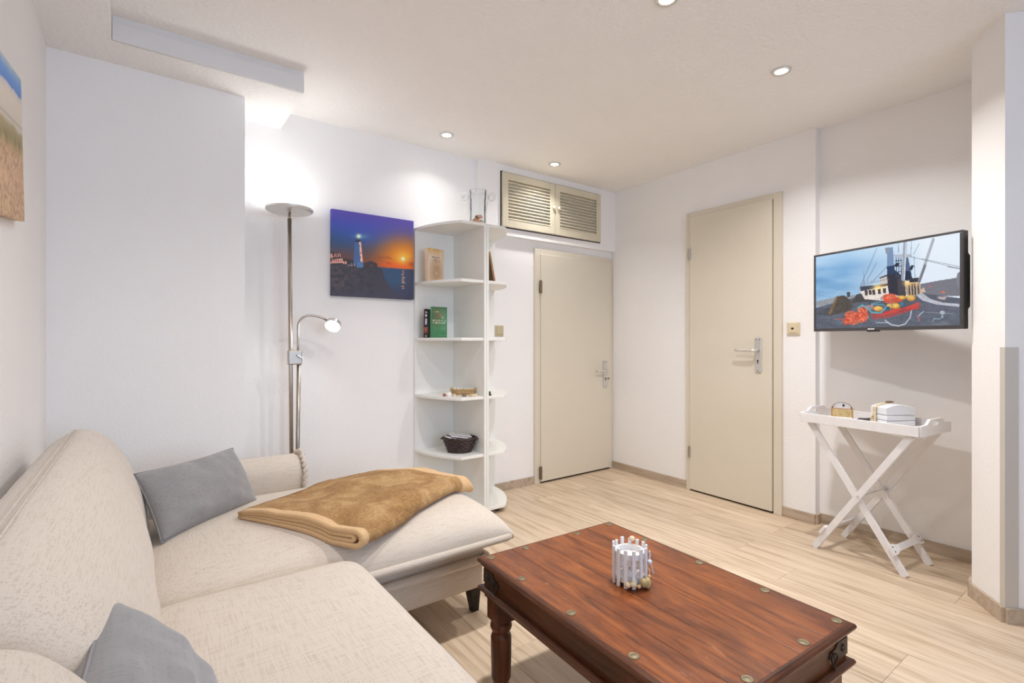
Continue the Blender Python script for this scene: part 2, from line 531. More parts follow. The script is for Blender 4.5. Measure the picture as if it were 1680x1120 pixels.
def struct(name, g, mat, label, base=(0, 0, 0), cat='wall'):
    o = build(name, g, mat, base=base)
    return tag(o, label, cat, kind='structure')

struct('wall_left', G().box((XL - .12, YF, 0), (XL, YG + .4, CEIL + .1)), 'wall', 'white plastered wall behind the sofa back with the beach canvas', (XL, 0, 0))
struct('wall_back', G().box((XL - .12, YB, 0), (XR + .2, YB + .12, CEIL + .1)), 'wall', 'white plastered back wall with the lighthouse canvas and low door', (1.5, YB, 0))
struct('wall_back_left', G().box((XL, YG, 0), (XG, YB, CEIL)), 'wall_breast', 'white plastered chimney breast in the corner behind the sofa', (0, YG, 0))
struct('wall_back_upper', G().box((1.915, YB - .045, 1.885), (XR, YB, CEIL)), 'wall', 'white boxed-out upper wall holding the louvred cupboard above the low door', (2.6, YB, 1.885))
struct('wall_right', G().prism([(XR, YB), (SX, SY), (SX + .2, SY), (XR + .25, YB)], 0, CEIL + .1), 'wall', 'white right wall with the tall cream door', (XR, 2.2, 0))
struct('wall_right_recess', G().prism([(SX + .06, SY), (XR + .01, .5), (XR + .25, .5), (SX + .25, SY)], 0, CEIL + .1), 'wall', 'slightly recessed white wall behind the tray table and television', (XR, .95, 0))
struct('wall_right_front', G().prism([(3.5, .64), (2.908, .578), (2.741, .446), (3.30, -.12), (3.5, -.12)], 0, CEIL + .1), 'wall', 'white angled wall corner at the right edge beside the tray table', (2.95, .4, 0))
struct('wall_right_rear', G().box((3.30, YF, 0), (3.45, -.12, CEIL + .1)), 'wall', 'white wall to the right behind the viewpoint', (3.3, -1.1, 0))
# rear wall with a window opening (behind the camera)
gw = G()
gw.box((XL - .12, YF - .12, 0), (.0, YF, CEIL + .1)); gw.box((2.0, YF - .12, 0), (3.45, YF, CEIL + .1))
gw.box((.0, YF - .12, 0), (2.0, YF, .8)); gw.box((.0, YF - .12, 2.2), (2.0, YF, CEIL + .1))
struct('wall_front', gw, 'wall', 'white rear wall with the window behind the viewpoint', (1.5, YF, 0))
w1 = thing('window_1', (1.0, YF - .06, .8), 'white framed window in the rear wall', 'window', kind='structure')
for lo, hi in (((.0, YF - .09, .8), (.06, YF - .03, 2.2)), ((1.94, YF - .09, .8), (2.0, YF - .03, 2.2)), ((.97, YF - .09, .8), (1.03, YF - .03, 2.2)),
               ((.06, YF - .09, .8), (1.94, YF - .03, .86)), ((.06, YF - .09, 2.14), (1.94, YF - .03, 2.2))):
    rb('window_frame', lo, hi, 'white', w1)

struct('ceiling', G().box((-.095, YF, CEIL), (XR + .2, YB + .1, CEIL + .1)), 'ceiling', 'white textured ceiling with recessed spotlights', (1.5, 1, CEIL), 'ceiling')
gs = G().box((XL, YF, SOF), (-.095, YB, CEIL + .1)).box((-.095, 2.545, SOF), (.63, YB, CEIL))
sof = struct('ceiling_soffit', gs, 'ceiling', 'lowered white ceiling box above the sofa corner', (0, 2.7, SOF), 'ceiling')
rb('fascia', (-.093, 2.535, SOF), (.629, 2.548, CEIL - .028), 'soffit_face', sof, r=.001)
rb('upper_fascia', (-.093, 2.541, CEIL - .028), (.629, 2.548, CEIL), 'soffit_face', sof, r=.0005)

# floor: a slab with oak planks laid along the room
fl = struct('floor', G().box((XL - .1, YF - .1, -.06), (3.6, YB + .1, -.012)), 'oak_base', 'light oak plank floor', (1.5, .5, -.06), 'floor')
PW = .192
meshes = {}
nrow = int(math.ceil((3.56 - XL) / PW))
for r_ in range(nrow):
    x0 = XL + r_ * PW
    y = YF - random.choice([.2, .5, .85, 1.05]) 
    while y < YB:
        L = 1.285
        y0, y1 = max(y, YF), min(y + L, YB)
        if y1 - y0 > .02:
            Lk = round(y1 - y0, 3)
            if Lk not in meshes:
                o = build('plank', G().rbox((-PW / 2 + .0003, -Lk / 2 + .0003, -.011), (PW / 2 - .0003, Lk / 2 - .0003, 0), .0012, 1), 'oak', fl, local=True)
                meshes[Lk] = o
            else:
                o = link_copy(meshes[Lk], fl, name='plank')
            o.location = Vector((x0 + PW / 2, (y0 + y1) / 2, 0)) - fl.location
        y += L

# skirting
def skirting(name, pts, label, h=.06, t=.013):
    g = G()
    for (x0, y0), (x1, y1) in zip(pts[:-1], pts[1:]):
        d = Vector((x1 - x0, y1 - y0)).normalized(); n = Vector((d.y, -d.x)) * t     # to the right of travel
        e = d * t * .0
        g.prism([(x0 - e.x, y0 - e.y), (x1 + e.x, y1 + e.y), (x1 + n.x, y1 + n.y), (x0 + n.x, y0 + n.y)], 0, h)
    o = build(name, g, 'oak_base', base=(pts[0][0], pts[0][1], 0)); return tag(o, label, 'skirting board', kind='structure')
skirting('baseboard_back', [(2.076, YB), (2.451, YB)], 'short oak skirting board between the white shelf and the low door')
skirting('baseboard_right', [(XR, YB - .012), (rx(2.262), 2.262)], 'oak skirting board between the corner and the tall cream door')
skirting('baseboard_right_mid', [(rx(1.557), 1.557), (SX, SY), (SX + .047, SY), (SX + .06, SY)], 'oak skirting board right of the tall cream door', )
skirting('baseboard_right_recess', [(SX + .06, SY - .013), (XR + .01, .632)], 'oak skirting board behind the folding tray table')
skirting('baseboard_front', [(2.99, .588), (2.908, .578), (2.741, .446), (3.30, -.12)], 'oak skirting board round the angled wall corner')
tg = G().prism([(2.741 + .024, .446 + .019), (2.741 - .002, .446), (2.741 - .002 + .032, .446 - .034), (2.741 + .034, .446 - .03), (2.741 + .002, .446), (2.741 + .026, .446 + .017)], .06, 1.085)
tr = build('trim_1', tg, 'guard', base=(2.741, .446, .06)); tag(tr, 'slim corner guard on the angled wall corner', 'corner guard', kind='structure')

# ------------------------------------------------------------------ doors
# tall door in the right wall (local: wall plane x=0, room towards -x, y along the wall)
d2 = thing('door_2', (rx(1.91), 1.91, 0), 'tall cream flush door with silver lever handle in the right wall', 'door', rz=-DEL, kind='structure')
ya, yb = 1.557 - 1.91, 2.262 - 1.91
rb('door_frame', (-.022, ya, 0), (.02, ya + .052, 2.06), 'door', d2, local=True)
rb('door_frame', (-.022, yb - .03, 0), (.02, yb, 2.06), 'door', d2, local=True)
rb('door_frame', (-.022, ya + .052, 2.02), (.02, yb - .03, 2.06), 'door', d2, local=True)
leaf = rb('door_leaf', (-.03, ya + .058, .012), (.012, yb - .032, 2.028), 'door', d2, r=.004, local=True)
rb('door_gap', (-.012, ya + .052, .0), (.014, yb - .03, .0125), 'dark', d2, local=True, r=.0005)
for z in (.288, 1.755):
    build('hinge', G().lathe([(0, -.04), (.008, -.04), (.008, -.002), (.0065, -.001), (.0065, .001), (.008, .002), (.008, .04), (0, .04)], 10, (-.034, yb - .032, z)), 'chrome', d2, local=True)
def handle_set(parent, leafp, at, along, out, up, mat):
    """plate, lever, key hole, screws; along/out are unit vectors in the parent's local space"""
    at, A, O, U = Vector(at), Vector(along), Vector(out), Vector((0, 0, 1))
    m = Matrix((( A.x, O.x, U.x, at.x), (A.y, O.y, U.y, at.y), (A.z, O.z, U.z, at.z), (0, 0, 0, 1)))
    pl = build('handle_plate', G().rbox((-.021, 0, -.115), (.021, .008, .115), .004, 2).xf(m), mat, leafp, local=True)
    lv = G().tube([m @ Vector(p) for p in ((0, .006, .03), (0, .034, .03), (.006, .046, .03), (.02, .05, .03), (.12, .05, .031), (.135, .048, .031))], [.011, .010, .010, .010, .008, .007], 10)
    build('lever', lv, mat, pl, local=True, smooth=True)
    for a, z in ((-.013, .103), (.013, .103), (0, -.103)):
        build('screw', G().lathe([(0, 0), (.0035, 0), (.003, .0015), (0, .0015)], 8, axis='y').xf(m @ Matrix.Translation((a, .008, z))), 'dark', pl, local=True)
    kh = G().rbox((-.003, .0075, -.058), (.003, .0088, -.04), .0004)
    kh.lathe([(0, 0), (.006, 0), (.006, .0014), (0, .0014)], 10, (0, .0076, -.037), 'y')
    build('keyhole', kh.xf(m), 'dark', pl, local=True)
    return pl, m
handle_set(d2, leaf, (-.03, 1.708 - 1.91 - .005, 1.017), (0, 1, 0), (-1, 0, 0), None, 'steel_light')

# low door in the back wall
d1 = thing('door_1', (2.9, YB, 0), 'low cream flush door beneath the louvred cupboard in the back wall', 'door', kind='structure')
rb('door_frame', (2.451, YB - .02, 0), (2.505, YB + .01, 1.829), 'door', d1)
rb('door_frame', (3.285, YB - .02, 0), (3.326, YB + .01, 1.829), 'door', d1)
rb('door_frame', (2.505, YB - .02, 1.782), (3.285, YB + .01, 1.829), 'door', d1)
leaf1 = rb('door_leaf', (2.502, YB - .034, .014), (3.288, YB + .01, 1.786), 'door', d1, r=.004)
rb('door_gap', (2.505, YB - .014, 0), (3.285, YB + .01, .0145), 'dark', d1, r=.0005)
for z in (.085, 1.53):
    build('hinge', G().lathe([(0, -.05), (.009, -.05), (.011, -.045), (.011, .045), (.009, .05), (0, .05)], 10, (2.497, YB - .036, z)), 'hinge', d1)
pl1, m1 = handle_set(d1, leaf1, (3.212 - 2.9, -.034, .825), (-1, 0, 0), (0, -1, 0), None, 'steel_light')
build('key', G().tube([m1 @ Vector(p) for p in ((0, .008, -.037), (0, .03, -.037))], .003, 6).lathe([(.004, -.001), (.009, -.001), (.009, .001), (.004, .001), (.004, -.001)], 12, m1 @ Vector((-.012, .034, -.037)), 'y'), 'brass', pl1, local=True)

# ------------------------------------------------------------------ louvred cupboard
YU = YB - .045
cb = thing('louvred_cupboard', (2.62, YU, 1.943), 'pale beige cupboard with two louvred doors high above the low door', 'cupboard')
gfr = G().box((2.106, YU - .006, 1.938), (3.136, YU + .02, 1.943)).box((2.106, YU - .006, 2.343), (3.136, YU + .02, 2.349)).box((2.106, YU - .006, 1.943), (2.111, YU + .02, 2.343)).box((3.131, YU - .006, 1.943), (3.136, YU + .02, 2.343))
build('shadow_gap', gfr, 'dark', cb)
rb('back_panel', (2.112, YU + .006, 1.944), (3.13, YU + .02, 2.342), 'louvre_shade', cb, r=.0005)  # dark colour replaces the cupboard's shaded depth
slat_src = None
for x0, x1, ks in ((2.114, 2.617, 1), (2.622, 3.130, -1)):
    dr = build('cupboard_door', G().rbox((x0, YU - .022, 1.945), (x0 + .05, YU, 2.342), .003).rbox((x1 - .05, YU - .022, 1.945), (x1, YU, 2.342), .003)
               .rbox((x0 + .05, YU - .020, 2.290), (x1 - .05, YU, 2.342), .002).rbox((x0 + .05, YU - .020, 1.945), (x1 - .05, YU, 2.003), .002), 'louvre', cb)
    n = 12; W = x1 - x0 - .1
    for k in range(n):
        zc = 2.014 + (2.279 - 2.014) * k / (n - 1)
        if slat_src is None:
            g = G().rbox((-W / 2, -.0175, -.0022), (W / 2, .0175, .0022), .001).xf(Matrix.Rotation(math.radians(42), 4, 'X'))
            slat_src = build('slat', g, 'louvre', dr, local=True); o = slat_src
        else: o = link_copy(slat_src, dr, name='slat')
        o.location = Vector(((x0 + x1) / 2, YU - .010, zc)) - Vector(cb.location)
    kx = x1 - .022 if ks == 1 else x0 + .022
    build('knob', G().lathe([(0, 0), (.006, 0), (.005, .008), (.012, .014), (.014, .02), (.010, .026), (0, .028)], 14, axis='y').xf(Matrix.Translation((kx, YU - .022, 2.15)) @ Matrix.Rotation(PI, 4, 'Z')), 'knob', dr, smooth=True)

# ------------------------------------------------------------------ switches
def wall_switch(name, loc, rz, label, mat, mark):
    t = thing(name, loc, label, 'wall switch', rz)         # local: faces -y
    p = rb('switch_plate', (-.04, -.010, -.04), (.04, 0, .04), mat, t, r=.006, local=True, seg=2)
    rb('rocker', (-.027, -.015, -.027), (.027, -.008, .027), mat, p, r=.003, local=True, seg=2)
    if mark: rb('socket_mark', (-.009, -.0158, -.006), (.006, -.0145, .006), 'dark', p, r=.0005, local=True)
    return t
wall_switch('wall_switch', (rx(1.492) , 1.492, 1.187), -PI / 2 - DEL, 'cream wall socket right of the tall door', 'cream_plastic', True)
wall_switch('wall_switch', (2.122, YB, 1.184), 0, 'beige light switch on the back wall beside the white shelf', 'tan_plastic', False)

# ------------------------------------------------------------------ ceiling spots
def ceiling_spot(x, y, label, k=1.0):
    t = thing('ceiling_spotlight', (x, y, CEIL), label, 'spotlight', group='recessed ceiling spotlights')
    build('trim_ring', G().lathe([(.026, -.001), (.030, -.006), (.041, -.006), (.043, -.002), (.043, .0), (.026, 0), (.026, -.001)], 24), 'steel_light', t, local=True, smooth=True)
    build('lens', G().lathe([(0, -.005), (.018, -.0045), (.027, -.002), (.027, -.0005), (0, -.0005)], 20), 'lens', t, local=True, smooth=True)
    area_light('spot_lamp', (0, 0, -.012), (0, 0, 0), SPOT_W * k, (1, .985, .97), .07, shape='DISK', parent=t, spread=math.radians(140 if k > .4 else 125))
    return t
ceiling_spot(2.462, 1.174, 'recessed ceiling spotlight above the tray table and television')
ceiling_spot(1.54, 2.781, 'recessed ceiling spotlight nearest the lighthouse canvas', .09)
ceiling_spot(2.429, 2.774, 'recessed ceiling spotlight in front of the louvred cupboard', .21)
ceiling_spot(1.596, 1.183, 'recessed ceiling spotlight cut by the top edge of the picture')
ceiling_spot(.70, 1.183, 'unseen ceiling spotlight added above the sofa to brighten it and the chimney breast', .5)  # added lamp out of view, fill light for sofa and chimney breast

# ------------------------------------------------------------------ sofa
def sgn(a): return -1 if a < 0 else 1
def nz(x, y, z, s=1.0): return noise.noise(Vector((x * s, y * s, z * s)))
CH = dict(x0=-.03, x1=1.175, y0=1.585, y1=2.44)      # chaise cushion
def chaise_top(x, y):
    u = max(-1, min(1, (x - (CH['x0'] + CH['x1']) / 2) / ((CH['x1'] - CH['x0']) / 2)))
    v = max(-1, min(1, (y - (CH['y0'] + CH['y1']) / 2) / ((CH['y1'] - CH['y0']) / 2)))
    e = max(0, 1 - abs(u) ** 7) ** .42 * max(0, 1 - abs(v) ** 4.5) ** .42
    return .352 + .125 * e + .004 * nz(x, y, 0, 5) * e

sofa = thing('corner_sofa', (.3, 1.6, 0), 'large beige linen corner sofa with chaise along the left wall', 'sofa')
# seat base under the long part
rb('base', (-.29, .15, .11), (.50, 1.58, .345), 'linen', sofa, r=.02, seg=3, smooth=True)
rb('chaise_base', (-.29, 1.715, .112), (1.120, 2.42, .238), 'linen', sofa, r=.014, seg=3, mid=(10, 6, 1), smooth=True)
rb('chaise_upper_base', (-.29, 1.705, .236), (1.125, 2.42, .36), 'linen', sofa, r=.03, seg=4, mid=(10, 6, 1), smooth=True)
def rounded_loop(x0, x1, y0, y1, z, r, n=6):
    P = []
    for cx, cy, a0 in ((x1 - r, y1 - r, 0), (x0 + r, y1 - r, 90), (x0 + r, y0 + r, 180), (x1 - r, y0 + r, 270)):
        for k in range(n + 1):
            a = math.radians(a0 + 90 * k / n); P.append((cx + r * math.cos(a), cy + r * math.sin(a), z))
    return P
build('piping', G().tube(rounded_loop(-.28, 1.130, 1.690, 2.42, .238, .03), .0165, 8, True), 'linen', sofa, smooth=True)

# chaise seat cushion: crowned top, flat bottom
def cushion(x0, x1, y0, y1, top, zb, nx, ny):
    g = G(); vs = []; fs = []
    xs = [x0 + (x1 - x0) * (.5 - .5 * math.cos(PI * i / nx)) for i in range(nx + 1)]
    ys = [y0 + (y1 - y0) * (.5 - .5 * math.cos(PI * j / ny)) for j in range(ny + 1)]
    for y in ys:
        for x in xs: vs.append((x, y, top(x, y)))
    N = len(vs)
    for y in ys:
        for x in xs: vs.append((x, y, zb))
    q = lambda i, j: j * (nx + 1) + i
    for j in range(ny):
        for i in range(nx):
            fs.append((q(i, j), q(i + 1, j), q(i + 1, j + 1), q(i, j + 1)))
            fs.append((N + q(i, j), N + q(i, j + 1), N + q(i + 1, j + 1), N + q(i + 1, j)))
    for i in range(nx):
        fs.append((q(i, 0), N + q(i, 0), N + q(i + 1, 0), q(i + 1, 0))); fs.append((q(i, ny), q(i + 1, ny), N + q(i + 1, ny), N + q(i, ny)))
    for j in range(ny):
        fs.append((q(0, j), q(0, j + 1), N + q(0, j + 1), N + q(0, j))); fs.append((q(nx, j), N + q(nx, j), N + q(nx, j + 1), q(nx, j + 1)))
    return g.add(vs, fs)
cc = build('seat_cushion', cushion(CH['x0'], CH['x1'], CH['y0'] + .0, CH['y1'], chaise_top, .338, 64, 56), 'linen', sofa, smooth=True)
build('piping', G().tube(rounded_loop(CH['x0'], CH['x1'] + .004, CH['y0'] + .004, CH['y1'], .347, .045), .0155, 8, True), 'linen', cc, smooth=True)
NE = dict(x0=-.03, x1=.560, y0=.10, y1=1.588)
def near_top(x, y):
    u = (x - (NE['x0'] + NE['x1']) / 2) / ((NE['x1'] - NE['x0']) / 2); v = (y - (NE['y0'] + NE['y1']) / 2) / ((NE['y1'] - NE['y0']) / 2)
    e = max(0, 1 - abs(u) ** 9) ** .38 * max(0, 1 - abs(v) ** 16) ** .38
    return .335 + .125 * e + .003 * nz(x, y, 3, 5) * e
build('seat_cushion', cushion(NE['x0'], NE['x1'], NE['y0'], NE['y1'], near_top, .33, 40, 64), 'linen', sofa, smooth=True)

# back cushions: a rounded profile swept along the wall
PROF = [(.018, .40), (.024, .47), (.018, .54), (-.002, .62), (-.034, .70), (-.078, .765), (-.125, .80), (-.17, .805), (-.215, .785), (-.255, .745), (-.28, .68), (-.292, .58), (-.295, .45), (-.29, .38), (-.14, .36)]
def smooth_closed(P, n=4):
    out = []; m = len(P)
    for i in range(m):
        p0, p1, p2, p3 = (Vector(P[(i + k - 1) % m]) for k in range(4))
        for k in range(n):
            t = k / n
            out.append(.5 * ((2 * p1) + (p2 - p0) * t + (2 * p0 - 5 * p1 + 4 * p2 - p3) * t * t + (3 * p1 - p0 - 3 * p2 + p3) * t ** 3))
    return out
def back_cushion(y0, y1, dx=0, dz=0, bulge=.0, pw=14):
    P = smooth_closed(PROF); g = G(); ny = 72; vs = []; fs = []; n = len(P); c = Vector((-.14, .52))
    for j in range(ny + 1):
        v = -math.cos(PI * j / ny); y = (y0 + y1) / 2 + (y1 - y0) / 2 * v
        s = max(1e-4, 1 - abs(v) ** pw) ** .33
        for p in P:
            q = c + (p - c) * (s * (1 + bulge * (1 - v * v)))
            w = .006 * nz(q.x, y, q.y, 5) + .003 * nz(q.x, y, q.y, 14)
            if y1 > 2: w += .012 * (1 / (1 + math.exp((y - 1.78) / .045)) - .5) * max(0, min(1, (q.x + .16) / .1))
            vs.append((max(-.3, q.x + dx + w), y, q.y + dz + w * .6))
    for j in range(ny):
        for i in range(n):
            i2 = (i + 1) % n
            fs.append((j * n + i, j * n + i2, (j + 1) * n + i2, (j + 1) * n + i))
    fs.append(tuple(range(n))); fs.append(tuple(ny * n + i for i in range(n - 1, -1, -1)))
    return g.add(vs, fs)
for y0, y1, dx, dz, b in ((.80, 2.40, 0, .008, .0), (.0, .835, .006, -.02, .02)):
    bc = build('back_cushion', back_cushion(y0, y1, dx, dz, b), 'linen', sofa, smooth=True)
    for off in (0, .012):
        pts = []
        for k in range(25):
            v = -.93 + 1.86 * k / 24; y = (y0 + y1) / 2 + (y1 - y0) / 2 * v
            s = (1 - abs(v) ** 14) ** .33 * (1 + b * (1 - v * v))
            pts.append((-.14 + (-.032 - off + 0) * s + dx, y, .52 + (.2885) * s + dz - .002))
        build('stitching', G().tube(pts, .0016, 5), 'linen', bc, smooth=True)
# far armrest: rolled top, pleated front edge
def arm():
    g = G(); P = []
    prof = [(2.41, .34), (2.405, .46), (2.40, .52), (2.415, .555), (2.45, .578), (2.50, .582), (2.56, .57), (2.60, .53), (2.615, .46), (2.615, .12), (2.41, .12)]
    Pq = smooth_closed([(a, b) for a, b in prof], 3)
    vs = []; fs = []; n = len(Pq); xs = [-.29, -.15, 0, .15, .3, .45, .54, .575, .592, .60]
    for i, x in enumerate(xs):
        s = 1 if x < .57 else 1 - ((x - .57) / .03) ** 2 * .1
        for p in Pq:
            q = Vector((2.51, .4)) + (p - Vector((2.51, .4))) * s
            vs.append((x, q.x, q.y + .003 * nz(x, q.x, q.y, 9)))
    for i in range(len(xs) - 1):
        for k in range(n):
            k2 = (k + 1) % n
            fs.append((i * n + k, i * n + k2, (i + 1) * n + k2, (i + 1) * n + k))
    fs.append(tuple(range(n))); fs.append(tuple((len(xs) - 1) * n + k for k in range(n - 1, -1, -1)))
    return g.add(vs, fs)
ar = build('armrest', arm(), 'linen', sofa, smooth=True)
ruff = [(2.402, .36), (2.396, .46), (2.391, .52), (2.408, .56), (2.45, .588), (2.50, .592), (2.56, .578), (2.606, .535), (2.622, .46), (2.622, .14)]
gr = G(); pr = []
for a, b in zip(ruff[:-1], ruff[1:]):
    for k in range(6): pr.append((a[0] + (b[0] - a[0]) * k / 6, a[1] + (b[1] - a[1]) * k / 6))
gr.tube([(.598 + .005 * math.sin(k * 1.9), y, z + .004 * math.sin(k * 2.3)) for k, (y, z) in enumerate(pr)], [.009 + .003 * math.sin(k * 2.1) for k in range(len(pr))], 7)
build('pleated_edge', gr, 'linen', ar, smooth=True)
for x, y in ((1.09, 1.765), (1.05, 2.36), (-.2, 2.36), (.44, .22), (-.2, .22)):
    build('foot', G().add([(x - .018, y - .03, .115), (x + .03, y - .03, .115), (x + .03, y + .03, .115), (x - .018, y + .03, .115),
                           (x + .0, y - .012, 0), (x + .03, y - .012, 0), (x + .03, y + .012, 0), (x + .0, y + .012, 0)],
                          [(0, 1, 2, 3), (7, 6, 5, 4), (0, 4, 5, 1), (1, 5, 6, 2), (2, 6, 7, 3), (3, 7, 4, 0)]), 'iron', sofa)

# ------------------------------------------------------------------ throw pillows
def pillow(name, o, ew, eh, T, label, seed, crease=0.0, group='grey throw pillows'):
    """o bottom-left corner, ew width vector, eh height vector"""
    o, ew, eh = Vector(o), Vector(ew), Vector(eh); n_ = ew.cross(eh).normalized()
    nx, ny = 44, 30; vs = []; fs = []
    def side(sg):
        for j in range(ny + 1):
            for i in range(nx + 1):
                u = 2 * i / nx - 1; v = 2 * j / ny - 1
                t = max(0, (1 - abs(u) ** 2.6)) ** .62 * max(0, (1 - abs(v) ** 2.6)) ** .62
                pin = 1 - .07 * (1 - u * u) * abs(v) ** 6; pin2 = 1 - .05 * (1 - v * v) * abs(u) ** 6
                w = nz(u * 1.6, v * 1.6, seed, 1.4) * .16 + nz(u * 5, v * 2.6, seed + 3, 1) * .07
                edge = (1 - t) * t * 4
                wr = edge * .03 * math.sin((u * 9 + v * 13) + 3 * nz(u, v, seed, 2))
                cr = -crease * math.exp(-((u - .12 + .25 * v) / .16) ** 2) * max(0, v + .2)
                th = T / 2 * t * (1 + w + wr + cr)
                p = o + ew * ((u * pin2 + 1) / 2) + eh * ((v * pin + 1) / 2) + n_ * (sg * th)
                vs.append(p)
    side(1); N = len(vs); side(-1)
    q = lambda i, j: j * (nx + 1) + i
    for j in range(ny):
        for i in range(nx):
            fs.append((q(i, j), q(i + 1, j), q(i + 1, j + 1), q(i, j + 1)))
            fs.append((N + q(i, j), N + q(i, j + 1), N + q(i + 1, j + 1), N + q(i + 1, j)))
    base = tuple(o + ew * .5)
    t = thing(name, base, label, 'pillow', group=group)
    b = build('cover', G().add(vs, fs), 'grey_fabric', t, smooth=True)
    ring = [q(i, 0) for i in range(nx)] + [q(nx, j) for j in range(ny)] + [q(i, ny) for i in range(nx, 0, -1)] + [q(0, j) for j in range(ny, 0, -1)]
    build('seam', G().tube([vs[k] for k in ring], .0022, 6, True), 'grey_fabric', t, smooth=True)
    return t
pillow('throw_pillow', (.052, 1.965, .462), (.325, .268, .0), (-.075, .115, .208), .14, 'grey oblong throw pillow leaning in the sofa corner by the armrest', 2, .3)
pillow('throw_pillow', (.072, .665, .466), (.022, .43, 0), (-.142, -.088, .252), .125, 'grey throw pillow in the foreground leaning on the sofa back', 8, .0)

# ------------------------------------------------------------------ folded blanket
def blanket():
    A0 = Vector((.548, 1.548)); ang = math.radians(30)
    dl = Vector((math.cos(ang), math.sin(ang))); dw = Vector((-math.sin(ang), math.cos(ang)))
    L, W, th = .735, .545, .013
    def sec(hb, ht, s0, n=18):
        P = []
        for k in range(n): P.append((W - (W - s0) * k / (n - 1), hb))
        r = (ht - hb) / 2
        for k in range(1, 8):
            a = PI * k / 8; P.append((s0 - r * 1.1 * math.sin(a), (hb + ht) / 2 - r * math.cos(a)))
        for k in range(n): P.append((s0 + (W - s0) * k / (n - 1), ht))
        return P
    def sheet(P, t0, t1, nt, grow=0.0):
        g = G(); vs = []; fs = []; n = len(P)
        for j in range(nt + 1):
            t = t0 + (t1 - t0) * j / nt
            for sd in (1, -1):
                for i in range(n):
                    a = P[max(i - 1, 0)]; b = P[min(i + 1, n - 1)]
                    tx, ty = b[0] - a[0], b[1] - a[1]; ln = math.hypot(tx, ty) or 1
                    nxn, nyn = ty / ln, -tx / ln
                    s = P[i][0] + nxn * (th / 2 + grow) * sd; h = (P[i][1] + nyn * (th / 2 + grow) * sd) * (1 - .62 * max(0, s / W) ** 1.4)
                    sk = t + .045 * (s / W) * (1 if t0 == 0 and t < .1 else 0) * 0
                    q = A0 + dl * sk + dw * s
                    base = chaise_top(min(q.x, 1.12), max(q.y, 1.66))
                    over = max(0, q.x - 1.12); base -= over * over * 5
                    lump = .010 * nz(q.x, q.y, 1, 7) + .004 * nz(q.x, q.y, 5, 18)
                    z = base + .004 + h * (1 + .25 * nz(q.x, q.y, 9, 4)) + lump * min(1, h / .03)
                    end = max(0, (t - (L - .05)) / .05)
                    z -= end * end * max(0, h - .02) * .6
                    vs.append((q.x, q.y, z))
        m = 2 * n
        for j in range(nt):
            for k in (0, n):
                for i in range(n - 1):
                    a = j * m + k + i; fs.append((a, a + 1, a + 1 + m, a + m))
            for a, b in ((0, n), (n - 1, 2 * n - 1)):
                fs.append((j * m + a, j * m + b, (j + 1) * m + b, (j + 1) * m + a))
        for j in (0, nt):
            for i in range(n - 1): fs.append((j * m + i, j * m + i + 1, j * m + n + i + 1, j * m + n + i))
        return g.add(vs, fs)
    t = thing('folded_blanket', (A0.x + .3, A0.y + .3, .45), 'folded brown plush blanket lying across the sofa chaise', 'blanket')
    outer = sec(.007, .054, .02); inner = sec(.022, .039, .036)
    build('plush_layer', sheet(outer, .028, L - .10, 60), 'plush', t, smooth=True)
    build('hem', sheet(outer, 0, .030, 3, .002), 'hem', t, smooth=True)
    build('hem', sheet(outer, L - .102, L, 10, .0005), 'hem', t, smooth=True)
    build('inner_fold', sheet(inner, .002, L - .01, 30), 'hem', t, smooth=True)
    return t
blanket()

